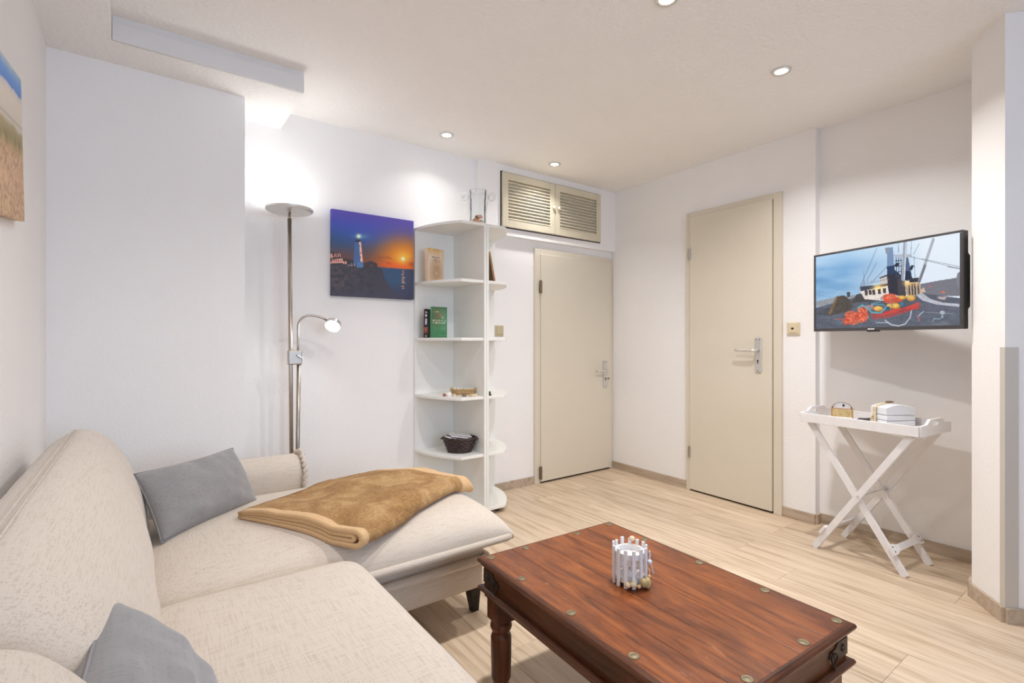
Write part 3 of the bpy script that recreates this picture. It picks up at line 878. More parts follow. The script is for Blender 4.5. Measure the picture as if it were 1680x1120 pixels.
# ------------------------------------------------------------------ coffee table
def coffee_table():
    cx, cy = 1.138, .928; rz = math.radians(-2.6); W, L, H = .585, .847, .42
    t = thing('coffee_table', (cx, cy, 0), 'dark reddish wooden coffee table with turned legs and brass studs', 'table', rz)
    hx, hy = W / 2, L / 2
    # top boards
    nb = 5; bw = (W - .03) / nb
    for k in range(nb):
        x0 = -hx + .015 + bw * k
        rb('top_board', (x0 + .0004, -hy + .015, H - .03), (x0 + bw - .0004, hy - .015, H), 'table_top', t, r=.0012, local=True)
    # moulded edges round the top and lower rail (ovolo profile swept round)
    def mould(name, z1, z0, out, inn, mat):
        prof = [(inn, z1), (out - .010, z1), (out - .003, z1 - .003), (out, z1 - .009), (out - .002, z1 - .015), (out - .012, z1 - .022), (out - .022, z0), (inn, z0)]
        for nm, a, b, rot in (('x', hx, hy, 0), ('y', hy, hx, 90), ('x', hx, hy, 180), ('y', hy, hx, 270)):
            g = G(); vs = []; n = len(prof)
            for e in (-1, 1):
                for o_, z in prof: vs.append((a + o_, e * (b + o_), z))
            fs = [(i, (i + 1) % n, n + (i + 1) % n, n + i) for i in range(n)] + [tuple(range(n)), tuple(range(2 * n - 1, n - 1, -1))]
            g.add(vs, fs).xf(Matrix.Rotation(math.radians(rot), 4, 'Z'))
            build(name, g, mat if nm == 'x' else 'table_dark_x', t, local=True)
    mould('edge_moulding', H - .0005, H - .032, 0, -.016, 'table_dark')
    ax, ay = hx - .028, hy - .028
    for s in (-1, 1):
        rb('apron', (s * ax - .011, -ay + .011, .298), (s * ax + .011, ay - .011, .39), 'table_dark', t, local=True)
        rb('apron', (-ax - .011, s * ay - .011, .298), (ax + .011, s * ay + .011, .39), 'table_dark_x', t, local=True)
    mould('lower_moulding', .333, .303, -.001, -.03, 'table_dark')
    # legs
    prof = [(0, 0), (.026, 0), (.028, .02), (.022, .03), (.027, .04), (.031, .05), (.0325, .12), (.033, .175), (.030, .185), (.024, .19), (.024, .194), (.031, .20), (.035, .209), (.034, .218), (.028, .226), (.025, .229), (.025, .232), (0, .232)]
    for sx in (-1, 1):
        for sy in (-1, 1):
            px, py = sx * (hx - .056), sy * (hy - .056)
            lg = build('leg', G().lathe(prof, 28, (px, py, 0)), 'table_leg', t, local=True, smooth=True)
            rb('leg_block', (px - .033, py - .033, .230), (px + .033, py + .033, .304), 'table_leg', lg, local=True, r=.003)
    # studs on the top
    stud = None
    spots = [(-hx + .032, y) for y in (hy - .032, .22, .0, -.21, -hy + .032)] + [(hx - .032, y) for y in (hy - .032, .22, .0, -.21, -hy + .032)] + [(x, hy - .032) for x in (-.125, .10)] + [(x, -hy + .032) for x in (-.125, .10)]
    for x, y in spots:
        if stud is None:
            stud = build('brass_stud', G().lathe([(0, .0022), (.006, .002), (.008, .0012), (.0098, .0012), (.0108, .0018), (.0126, .0014), (.0132, 0), (0, 0)], 18), 'brass', t, local=True, smooth=True); o = stud
        else: o = link_copy(stud, t, name='brass_stud')
        o.location = (x, y, H)
    # forged corner straps with a ring and stud
    for sx in (-1, 1):
        for sy in (-1, 1):
            for ax_ in (0, 1):
                g = G()
                outl = [(0, .345), (0, .386), (.05, .386), (.062, .375), (.085, .372), (.09, .36), (.078, .352), (.06, .352), (.045, .345)]
                n = len(outl); X = hx - .028 + .011; Y = hy - .028 + .011
                for e in (0, .0025):
                    pass
                vs = []
                for e in (0, .0028):
                    for a, z in outl:
                        vs.append((sx * (X + e), sy * (Y - a), z) if ax_ == 0 else (sx * (X - a), sy * (Y + e), z))
                g.add(vs, [tuple(range(n)), tuple(range(2 * n - 1, n - 1, -1))] + [(i, (i + 1) % n, n + (i + 1) % n, n + i) for i in range(n)])
                c = (sx * (X + .003), sy * (Y - .024), .366) if ax_ == 0 else (sx * (X - .024), sy * (Y + .003), .366)
                g.ball(c, .009, 12, 8, (.6, 1, 1) if ax_ == 0 else (1, .6, 1))
                c2 = [(sx * (X + .006 + .003 * math.sin(k)), sy * (Y - .072 + .010 * math.cos(2 * PI * k / 12)), .352 + .018 * math.sin(2 * PI * k / 12)) for k in range(12)] if ax_ == 0 else \
                     [(sx * (X - .072 + .010 * math.cos(2 * PI * k / 12)), sy * (Y + .006 + .003 * math.sin(k)), .352 + .018 * math.sin(2 * PI * k / 12)) for k in range(12)]
                g.tube(c2, .0022, 6, True)
                build('iron_strap', g, 'strap', t, local=True)
    return t
coffee_table()

# ------------------------------------------------------------------ picket candle holder
def candle_holder():
    x, y, z = 1.127, .962, .4201
    t = thing('candle_holder', (x, y, z), 'white picket fence candle holder with beads and shells on the coffee table', 'candle holder', math.radians(6))
    R = .0465
    build('floor_disc', G().lathe([(0, .012), (R - .005, .012), (R - .005, .024), (0, .024)], 28), 'white_wood', t, local=True)
    build('top_ring', G().lathe([(R - .011, .078), (R - .0032, .078), (R - .0032, .093), (R - .011, .093), (R - .011, .078)], 32), 'white_wood', t, local=True)
    pk = None
    n = 13
    for k in range(n):
        a = 2 * PI * k / n + .12
        dz = random.uniform(-.004, .005)
        if pk is None:
            pk = build('picket', G().rbox((-.003, -.0049, 0.001), (.003, .0049, .107), .0012), 'white_wood', t, local=True); o = pk
        else: o = link_copy(pk, t, name='picket')
        o.location = (R * math.cos(a), R * math.sin(a), max(0, dz)); o.rotation_euler = (0, 0, a)
    tl = build('tea_light', G().lathe([(0, .024), (.019, .024), (.0195, .038), (.018, .039), (.017, .036), (0, .0355)], 22), 'wax', t, local=True)
    build('wick', G().tube([(0, 0, .035), (.001, 0, .043)], .0008, 5), 'iron', tl, local=True)
    # garland: cord with shells and beads hanging round the front right
    cam_a = math.atan2(-y, -x) - math.radians(6)
    P = []
    for k in range(15):
        a = cam_a - .1 + k * .14; zz = .016 + .004 * math.sin(k * 1.3) + .0026 * max(0, k - 7) * 1.3
        P.append(((R + .009) * math.cos(a), (R + .009) * math.sin(a), zz))
    build('garland_cord', G().tube(P, .0014, 5), 'rope', t, local=True)
    for k, (r_, mm, sc) in enumerate(((.009, 'shell', (1, 1, .9)), (.010, 'netting', (1, 1, .9)), (.0055, 'bead', (1, 1, 1)), (.010, 'kraft', (1, 1, 1.3)), (.011, 'kraft', (1, 1, 1.4)), (.005, 'bead', (1, 1, 1)), (.007, 'bead_white', (1, 1, 1)))):
        p = P[min(14, k * 2)]
        zz = max(p[2], r_ * sc[2])
        if k == 6: zz = .062
        build('garland_bead', G().ball((p[0], p[1], zz), r_, 10, 7, sc), mm, t, local=True, smooth=True)
    p = P[13]
    build('garland_ribbon', G().tube([(p[0], p[1], .06), (p[0] * 1.12, p[1] * 1.12, .045), (p[0] * 1.2, p[1] * 1.2, .025)], .0018, 5), 'bead_white', t, local=True)
    build('garland_ribbon', G().tube([(p[0], p[1], .06), (p[0] * 1.03, p[1] * 1.03, .08), (p[0] * 1.0, p[1] * 1.0, .09)], .0025, 5), 'bead_white', t, local=True)
    p = (R * math.cos(cam_a + PI - .15), R * math.sin(cam_a + PI - .15))
    build('shell', G().ball((p[0] * .95, p[1] * .95, .108), .009, 10, 7, (1, 1, .8)), 'shell', t, local=True, smooth=True)
    return t
candle_holder()

# ------------------------------------------------------------------ folding tray table
def tray_table():
    t = thing('tray_table', (3.045, 1.0, 0), 'white folding butler tray table standing against the right wall', 'table', math.radians(-6.5))
    # local: y along the wall (long), x across (+x to the wall)
    hl, hw, zb = .272, .165, .672
    tray = rb('tray_bottom', (-hw + .008, -hl + .008, zb), (hw - .008, hl - .008, zb + .010), 'white_wood', t, local=True, r=.001)
    for s in (-1, 1):
        rb('tray_side', (s * hw - .006, -hl, zb - .002), (s * hw + .006, hl, zb + .046), 'white_wood', t, local=True, r=.002)
        # end with raised handle: outline in (x,z) with slot
        out = [(-hw + .006, zb - .002), (hw - .006, zb - .002), (hw - .006, zb + .045), (.095, zb + .05), (.06, zb + .072), (-.06, zb + .072), (-.095, zb + .05), (-hw + .006, zb + .045)]
        a = .012; slot = [(.035 * math.cos(w) * .35 + sx_ * .028, zb + .05 + .010 * math.sin(w)) for sx_, ws in ((1, (-90, -45, 0, 45, 90)), (-1, (90, 135, 180, 225, 270))) for w in [math.radians(q) for q in ws]]
        bm = bmesh.new()
        def loop(P, y): 
            vs = [bm.verts.new((px, y, pz)) for px, pz in P]
            es = [bm.edges.new((vs[i], vs[(i + 1) % len(vs)])) for i in range(len(vs))]
            return vs, es
        y0 = s * hl - .006
        v1, e1 = loop(out, y0); v2, e2 = loop(slot, y0)
        r_ = bmesh.ops.triangle_fill(bm, use_beauty=True, edges=e1 + e2)
        faces = [f for f in r_['geom'] if isinstance(f, bmesh.types.BMFace)]
        ext = bmesh.ops.extrude_face_region(bm, geom=faces)
        for v in [g for g in ext['geom'] if isinstance(g, bmesh.types.BMVert)]: v.co.y += .012
        bmesh.ops.recalc_face_normals(bm, faces=bm.faces)
        me = bpy.data.meshes.new('tray_end'); bm.to_mesh(me); bm.free(); me.materials.append(M['white_wood'])
        o = bpy.data.objects.new('tray_end', me); COL.objects.link(o); o.parent = t
    # crossed legs
    for xx, inx in ((-.145, .018), (.145, -.018)):
        build('leg', G().bar((xx, .205, .0), (xx, -.235, zb - .004), .018, .030, (0, .83, .55)), 'white_wood', t, local=True)
        build('leg', G().bar((xx + inx, -.205, .0), (xx + inx, .235, zb - .004), .018, .030, (0, -.83, .55)), 'white_wood', t, local=True)
    build('pivot_bolt', G().tube([(-.157, -.013, .33), (.157, -.013, .33)], .004, 8), 'steel_light', t, local=True)
    # stretchers near the feet, flared at the ends
    def stretcher(yc, zc, d, w0, nrm):
        g = G(); P = []
        prof = [(-w0, .024), (-w0 + .035, .024), (-w0 + .055, .015), (w0 - .055, .015), (w0 - .035, .024), (w0, .024)]
        A = Vector((0, d[0], d[1])).normalized(); N = Vector((0, nrm[0], nrm[1])).normalized(); c = Vector((0, yc, zc))
        pts = [(x, h) for x, h in prof] + [(x, -h) for x, h in reversed(prof)]
        n = len(pts); vs = [c + Vector((x, 0, 0)) + A * h + N * e for e in (-.006, .006) for x, h in pts]
        st = build('stretcher', g.add(vs, [tuple(range(n)), tuple(range(2 * n - 1, n - 1, -1))] + [(i, (i + 1) % n, n + (i + 1) % n, n + i) for i in range(n)]), 'white_wood', t, local=True)
        for x in (-w0 + .018, w0 - .018):
            for h in (-.011, .011):
                q = c + Vector((x, 0, 0)) + A * h + N * .0065
                build('screw', G().ball(tuple(q), .0032, 8, 6), 'iron', st, local=True)
        return st
    dl = Vector((.44, zb)).normalized()
    k = .105 / zb
    stretcher(-.205 + .44 * k - .024 * dl.y, .105 + .024 * dl.x * 0 + .006, (dl.x, dl.y), .152, (-dl.y, dl.x))
    stretcher(.205 - .44 * k + .024 * dl.y, .105 + .006, (-dl.x, dl.y), .165, (dl.y, dl.x))
    return t
tt = tray_table()
TM = Matrix.Translation(tt.location) @ Matrix.Rotation(tt.rotation_euler.z, 4, 'Z')
TZ = .6825
def on_tray(x, y): return tuple(TM @ Vector((x, y, TZ)))

# things on the tray ------------------------------------------------
def wooden_box():
    p = on_tray(.03, .155)
    t = thing('wooden_box', p, 'small brown open wooden box holding a white arched plaque on the tray', 'box', tt.rotation_euler.z + math.radians(28))
    # local: front faces -x
    rb('panel', (-.045, -.05, 0), (-.039, .05, .062), 'brown_wood', t, local=True, r=.001)
    rb('panel', (.039, -.05, 0), (.045, .05, .062), 'brown_wood', t, local=True, r=.001)
    rb('end_panel', (-.039, -.05, 0), (.039, -.044, .062), 'brown_wood', t, local=True, r=.001)
    rb('end_panel', (-.039, .044, 0), (.039, .05, .062), 'brown_wood', t, local=True, r=.001)
    rb('woven_panel', (-.0475, -.043, .012), (-.0445, .043, .058), 'kraft', t, local=True, r=.0008)
    rb('plinth', (-.056, -.045, 0), (-.048, .035, .017), 'white_wood', t, local=True, r=.001)
    g = G(); poly = [(-.04, .0)] + [(.04 * -math.cos(PI * k / 14), .062 + .03 * math.sin(PI * k / 14)) for k in range(15)] + [(.04, .0)]
    n = len(poly); vs = [(x, y, max(z, .004)) for x in (-.03, -.022) for y, z in poly]
    g.add(vs, [tuple(range(n)), tuple(range(2 * n - 1, n - 1, -1))] + [(i, (i + 1) % n, n + (i + 1) % n, n + i) for i in range(n)])
    build('arched_plaque', g, 'white_wood', t, local=True)
    rb('dark_mark', (-.0312, -.012, .072), (-.0298, -.002, .084), 'iron', t, local=True, r=.0004)
    build('wire_arch', G().tube([(-.034, .045 * -math.cos(PI * k / 14), .060 + .034 * math.sin(PI * k / 14)) for k in range(15)], .0013, 5), 'iron', t, local=True)
wooden_box()
g = G().rbox((-.03, -.052, 0), (.03, .052, .014), .005, 2, (6, 8, 1), lambda p: (p[0], p[1], p[2] + (.006 * math.exp(-((p[1] + .005) / .02) ** 2) if p[2] > .005 else 0)))
w = thing('leather_wallet', on_tray(.055, .03), 'black leather case lying on the tray beside the wooden box', 'case', math.radians(10))
build('case', g, 'leather', w, local=True, smooth=True)
build('clasp', G().ball((-.025, .03, .009), .006, 8, 6, (1, 1.4, .5)), 'steel_light', w, local=True, smooth=True)

def plank_books():
    d = Vector((.83, -.55)).normalized(); n = Vector((.55, .83)).normalized(); c = Vector((3.008, .915)) + d * .072 + n * .055
    a = math.atan2(d.y, d.x)
    lab = ('lowest white wooden block of the tied stack on the tray', 'middle white wooden block of the tied stack on the tray', 'arched topmost white wooden block of the tied stack on the tray')
    z = TZ
    for k, h in enumerate((.027, .027, .036)):
        t = thing('white_block', (c.x, c.y, z), lab[k], 'block', a + (.0, .02, -.015)[k], group='white wooden blocks on the tray')
        fn = None
        if k == 2: fn = lambda p: (p[0], p[1], p[2] + (.018 * (1 - (p[0] / .078) ** 2) if p[2] > .02 else 0))
        build('body', G().rbox((-.076, -.053, .0004), (.076, .053, h - .0016), .0035, 2, (12, 2, 1), fn), 'blue_white', t, local=True)
        z += h
    # raffia tie round the stack
    t = thing('raffia_tie', (c.x, c.y, TZ), 'beige raffia band tied round the white blocks', 'ribbon', a)
    H = .09
    loop = [(-.080, -.06), (-.082, 0), (-.082, .0), (-.080, .0)]
    vs = []; fs = []
    path = [(-.0815, .0), (-.0815, H - .004), (-.06, H + .0095), (-.03, H + .017), (0, H + .0195), (.03, H + .017), (.06, H + .0095), (.0815, H - .004), (.0815, 0)]
    for x, z_ in path: vs += [(x, .008, z_), (x, .030, z_)]
    fs = [(2 * i, 2 * i + 1, 2 * i + 3, 2 * i + 2) for i in range(len(path) - 1)]
    b = build('band', G().add(vs, fs), 'netting', t, local=True)
    md = b.modifiers.new('solid', 'SOLIDIFY'); md.thickness = .002
    build('knot', G().ball((-.084, .018, .055), .009, 10, 7, (.6, 1, 1)).tube([(-.084, .018, .055), (-.088, .006, .035), (-.089, .004, .012)], .004, 5).tube([(-.084, .018, .055), (-.088, .03, .035), (-.089, .034, .015)], .004, 5), 'netting', t, local=True)
    build('driftwood', G().ball((.0, .02, H + .024), .022, 10, 7, (1.1, .5, .22)), 'shell_brown', t, local=True, smooth=True)
plank_books()

# ------------------------------------------------------------------ television
def tv_paint(U, V):
    X, Y = homography([(112, 348), (1418, 115), (1397, 962), (108, 985)])(U, V)
    P = Paint(X, Y)
    P.vgrad(V, [(0, (128, 150, 180)), (.33, (150, 185, 215)), (.55, (120, 165, 205)), (.8, (110, 160, 205)), (.95, (150, 190, 225)), (1, (165, 200, 230))])
    P.put(np.clip((U - .25) / .55, 0, 1), (226, 232, 240), .9)
    cl = fbm(U * 2.4, V * 6 + U, 3, 4)
    P.put(np.clip((cl - .45) * 3, 0, 1) * np.clip(1 - U, .2, 1), (205, 222, 238), .5)
    P.put(np.clip((.47 - cl) * 3, 0, 1) * np.clip(1.1 - U * 1.4, 0, 1), (84, 130, 172), .6)
    # far shore
    P.poly([(1040, 590), (1200, 560), (1390, 530), (1410, 500), (1410, 700), (1040, 700)], (112, 112, 122))
    P.poly([(1370, 540), (1385, 490), (1415, 470), (1412, 620), (1370, 620)], (120, 122, 132))
    P.poly([(108, 745), (260, 712), (520, 680), (520, 760), (108, 790)], (140, 144, 152))
    # deck
    P.poly([(108, 800), (500, 700), (760, 640), (1040, 660), (1100, 680), (1410, 720), (1400, 980), (108, 1000)], (80, 86, 100))
    n = fbm(X / 70, Y / 30, 11, 4)
    P.put(((Y > 790) * np.clip((n - .5) * 3, 0, 1)), (100, 108, 124), .6)
    P.poly([(108, 850), (230, 790), (250, 870), (108, 860)], (70, 72, 80))
    P.poly([(210, 860), (290, 700), (360, 690), (440, 760), (420, 830), (240, 870)], (70, 64, 60))
    P.poly([(290, 700), (310, 692), (240, 860), (215, 860)], (120, 92, 62))
    P.poly([(430, 740), (470, 680), (560, 670), (640, 745), (440, 760)], (64, 62, 64))
    P.poly([(380, 662), (410, 658), (412, 705), (385, 705)], (58, 66, 78))
    # ship hull and cabin
    P.poly([(500, 655), (560, 640), (760, 600), (1040, 570), (1050, 690), (700, 740), (540, 725)], (224, 214, 206))
    P.poly([(500, 612), (630, 600), (640, 628), (505, 655)], (56, 64, 78))
    P.poly([(620, 605), (760, 580), (770, 600), (640, 628)], (120, 92, 60))
    P.glow(660, 625, 45, 28, (255, 226, 150), .95)
    for x, y in ((555, 668), (590, 664), (622, 662), (672, 656), (718, 650)):
        P.poly([(x - 14, y - 20), (x + 12, y - 24), (x + 14, y + 22), (x - 12, y + 24)], (66, 58, 60))
    P.poly([(676, 530), (750, 505), (760, 575), (680, 590)], (196, 190, 188)); P.poly([(672, 530), (752, 500), (752, 516), (676, 542)], (70, 64, 66))
    P.poly([(745, 440), (830, 470), (900, 540), (910, 700), (760, 690), (745, 590)], (44, 46, 58))
    P.poly([(745, 270), (800, 250), (810, 470), (745, 470)], (112, 138, 172)); P.poly([(742, 430), (812, 420), (815, 500), (745, 500)], (40, 58, 90))
    P.poly([(835, 540), (900, 530), (910, 690), (840, 690)], (66, 64, 70))
    P.poly([(905, 580), (1040, 560), (1045, 690), (910, 690)], (170, 150, 132))
    for x in (940, 968, 992, 1022): P.line(x, 590, x + 4, 690, 12, (50, 44, 48))
    P.glow(930, 582, 38, 26, (255, 210, 130), .95); P.glow(1010, 590, 20, 20, (240, 190, 120), .7)
    P.poly([(900, 360), (935, 340), (965, 500), (950, 560), (905, 560)], (74, 92, 124)); P.poly([(900, 470), (950, 470), (975, 545), (905, 555)], (34, 44, 66))
    P.poly([(945, 540), (1040, 530), (1030, 570), (945, 575)], (48, 48, 56))
    P.poly([(728, 262), (770, 252), (775, 300), (735, 312)], (130, 140, 156)); P.poly([(800, 320), (960, 318), (970, 345), (810, 345)], (170, 178, 190))
    for y in (380, 430, 480, 520): P.line(822, y, 880, y - 6, 8, (58, 70, 96))
    for x in (828, 850, 872): P.line(x, 350, x, 535, 7, (56, 66, 92))
    P.poly([(800, 430), (830, 395), (862, 400), (840, 430)], (36, 40, 52)); P.poly([(945, 460), (960, 420), (992, 418), (968, 465)], (36, 40, 52))
    P.line(912, 215, 888, 545, 34, (150, 158, 170)); P.line(920, 215, 898, 545, 10, (196, 202, 210))
    P.line(1170, 180, 1035, 560, 26, (160, 166, 176)); P.line(1090, 420, 1035, 565, 22, (110, 112, 122))
    for a in ((655, 265, 490, 640), (650, 400, 560, 560), (745, 430, 600, 580), (960, 340, 1405, 450), (1060, 360, 1405, 430), (970, 200, 960, 340), (1040, 220, 985, 320), (850, 200, 850, 300), (990, 340, 996, 530), (1405, 590, 1250, 700), (535, 470, 535, 610)):
        P.line(*a, 4.5, (96, 104, 118), .8)
    P.path([(510, 600), (640, 570), (760, 545)], 4, (120, 126, 136)); P.path([(510, 585), (640, 555)], 3, (150, 156, 166))
    for x in range(515, 745, 28): P.line(x, 600 - (x - 510) * .22, x, 570 - (x - 510) * .22, 3, (130, 136, 146))
    P.line(1300, 430, 1405, 448, 12, (136, 142, 152))
    # far boats
    P.poly([(1040, 640), (1075, 620), (1090, 665), (1045, 670)], (196, 172, 150)); P.poly([(1190, 705), (1280, 705), (1260, 735), (1210, 725)], (186, 168, 168))
    P.ell(1248, 664, 20, 8, (226, 104, 66)); P.ell(1130, 608, 16, 6, (208, 90, 92))
    P.poly([(1000, 690), (1060, 670), (1130, 725), (1240, 758), (1400, 772), (1390, 800), (1180, 775), (1060, 740)], (178, 180, 190))
    P.poly([(1040, 760), (1400, 800), (1400, 850), (1050, 830)], (88, 90, 106))
    # nets and floats
    rg = random.Random(3)
    def heap(cx, cy, rx_, ry_, n, cols, w=7):
        P.ell(cx, cy, rx_ * .92, ry_ * .9, cols[0], .95, .25)
        for k in range(n):
            a = rg.uniform(0, 2 * PI); r0 = rg.uniform(.2, .98); pts = []
            for q in range(5):
                a += rg.uniform(.2, .7); rr = min(1.0, max(.1, r0 + rg.uniform(-.3, .3)))
                pts.append((cx + rx_ * rr * math.cos(a), cy + ry_ * rr * math.sin(a)))
            P.path(pts, rg.uniform(w * .6, w * 1.2), cols[rg.randrange(len(cols))], .9)
    org = ((196, 78, 52), (226, 98, 64), (240, 128, 92), (214, 84, 60), (168, 64, 48))
    heap(440, 890, 88, 62, 26, org); heap(520, 865, 58, 74, 22, org); heap(385, 925, 42, 34, 10, org)
    heap(770, 722, 80, 44, 30, org); heap(840, 728, 46, 32, 12, org); heap(585, 800, 50, 22, 12, ((206, 96, 72), (90, 150, 170), (224, 116, 90)))
    P.poly([(580, 850), (760, 830), (900, 800), (1030, 750), (1040, 800), (900, 850), (760, 890), (620, 910)], (152, 62, 62))
    for k in range(9): P.path([(640 + 12 * k, 880 - 4 * k), (800, 850 - 5 * k), (1025, 752 + 8 * k)], 5, (214, 76, 62) if k % 2 else (178, 58, 58))
    P.path([(480, 800), (520, 780), (560, 800), (600, 845), (680, 850), (740, 790)], 14, (90, 160, 176)); P.path([(600, 775), (700, 775), (740, 800)], 9, (86, 150, 170))
    P.path([(690, 705), (680, 750), (600, 770)], 7, (90, 156, 176))
    for fx, fy, fa, fb in ((660, 812, 46, 27), (765, 790, 36, 27), (815, 788, 42, 31), (876, 712, 40, 20), (955, 716, 44, 31)):
        P.ell(fx, fy, fa, fb, (176, 124, 56), 1, .1); P.ell(fx - 2, fy - 4, fa * .92, fb * .8, (226, 178, 88), 1, .35); P.ell(fx - 4, fy - 10, fa * .6, fb * .3, (242, 208, 130), .7, .8)
    P.ell(748, 806, 20, 16, (44, 82, 104)); P.ell(872, 768, 18, 16, (52, 120, 142))
    P.path([(720, 915), (770, 955), (840, 968), (900, 950), (945, 890), (958, 830)], 9, (186, 192, 202)); P.path([(640, 935), (760, 938)], 7, (176, 184, 196))
    P.path([(1015, 885), (1040, 860), (1068, 838)], 9, (160, 176, 190)); P.path([(1150, 930), (1160, 905), (1220, 905)], 7, (120, 156, 174))
    P.ell(1238, 850, 26, 18, (168, 182, 190)); P.ell(1235, 885, 12, 14, (140, 160, 172)); P.path([(1080, 845), (1330, 858)], 4, (148, 156, 168))
    P.poly([(1012, 870), (1022, 872), (1028, 930), (1018, 925)], (186, 84, 84)); P.path([(1360, 775), (1390, 795)], 9, (188, 196, 206))
    P.path([(270, 902), (350, 902)], 6, (190, 96, 84))
    gr = fbm(X / 9, Y / 7, 21, 3) - .5; deck = np.clip((Y - 560 - (1000 - X) * .05) / 160, 0, 1)
    P.c = P.c * (1 + (gr * .34 * deck)[..., None])
    P.put(np.clip((fbm(X / 60, Y / 24, 31, 4) - .5) * 3, 0, 1) * deck, (118, 124, 138), .35)
    return P.c

def television():
    Lp = Vector((3.083, 1.287)); Rp = Vector((2.882, .602)); d = (Rp - Lp).normalized()
    c = (Lp + Rp) / 2; W = .716; H = .432; zb = 1.163
    t = thing('television', (c.x, c.y, zb), 'black flat-screen television on the right wall showing a fishing boat', 'television', math.atan2(d.y, d.x))
    # local: +x to the right of the screen, screen faces -y
    rb('back_cover', (-W / 2, .004, 0), (W / 2, .038, H), 'black', t, local=True, r=.004, seg=2)
    bz = .011
    for lo, hi in (((-W / 2, -.004, H - bz), (W / 2, .006, H)), ((-W / 2, -.004, 0), (W / 2, .006, bz + .006)), ((-W / 2, -.004, bz + .006), (-W / 2 + bz, .006, H - bz)), ((W / 2 - bz, -.004, bz + .006), (W / 2, .006, H - bz))):
        rb('bezel', lo, hi, 'bezel', t, local=True, r=.0015)
    sw, sh = W - 2 * bz, H - 2 * bz - .006
    printed('screen', sw, sh, 380, 230, tv_paint, 'screen', t, Matrix.Translation((0, .0, H / 2 + .003)))
    x1, x0 = W / 2 - .012, -W / 2 + .10
    hg = G(); prof = [(.038, .072), (.072, .10), (.072, .325), (.038, .352)]
    hg.add([(x, y, z) for x in (x0, x1) for y, z in prof], [(0, 1, 2, 3), (7, 6, 5, 4), (0, 4, 5, 1), (1, 5, 6, 2), (2, 6, 7, 3), (3, 7, 4, 0)])
    build('electronics_housing', hg, 'black', t, local=True)
    lg = printed('maker_mark', .034, .006, 34, 6, lambda U, V: np.where((vnoise(U * 16, V * 1.5, 4) > .22)[..., None], np.array([226, 224, 222.]), np.array([90, 88, 90.])), 'cover', t, Matrix.Translation((-.035, -.0045, .0075)))
    build('sensor', G().rbox((-.06, -.002, -.006), (.0, .012, .0005), .002, 2), 'black', t, local=True)
    ay = .072
    build('wall_bracket', G().rbox((-.10, ay, .14), (.10, ay + .012, .28), .003), 'black', t, local=True)
    a = wmat(t).inverted()
    wp = a @ Vector((3.335, 1.02, 1.37))
    build('bracket_arm', G().bar((0, ay + .01, .21), tuple(wp), .03, .05), 'black', t, local=True)
    build('bracket_plate', G().rbox((3.325, .96, 1.28), (3.337, 1.08, 1.46), .003), 'black', t)
television()

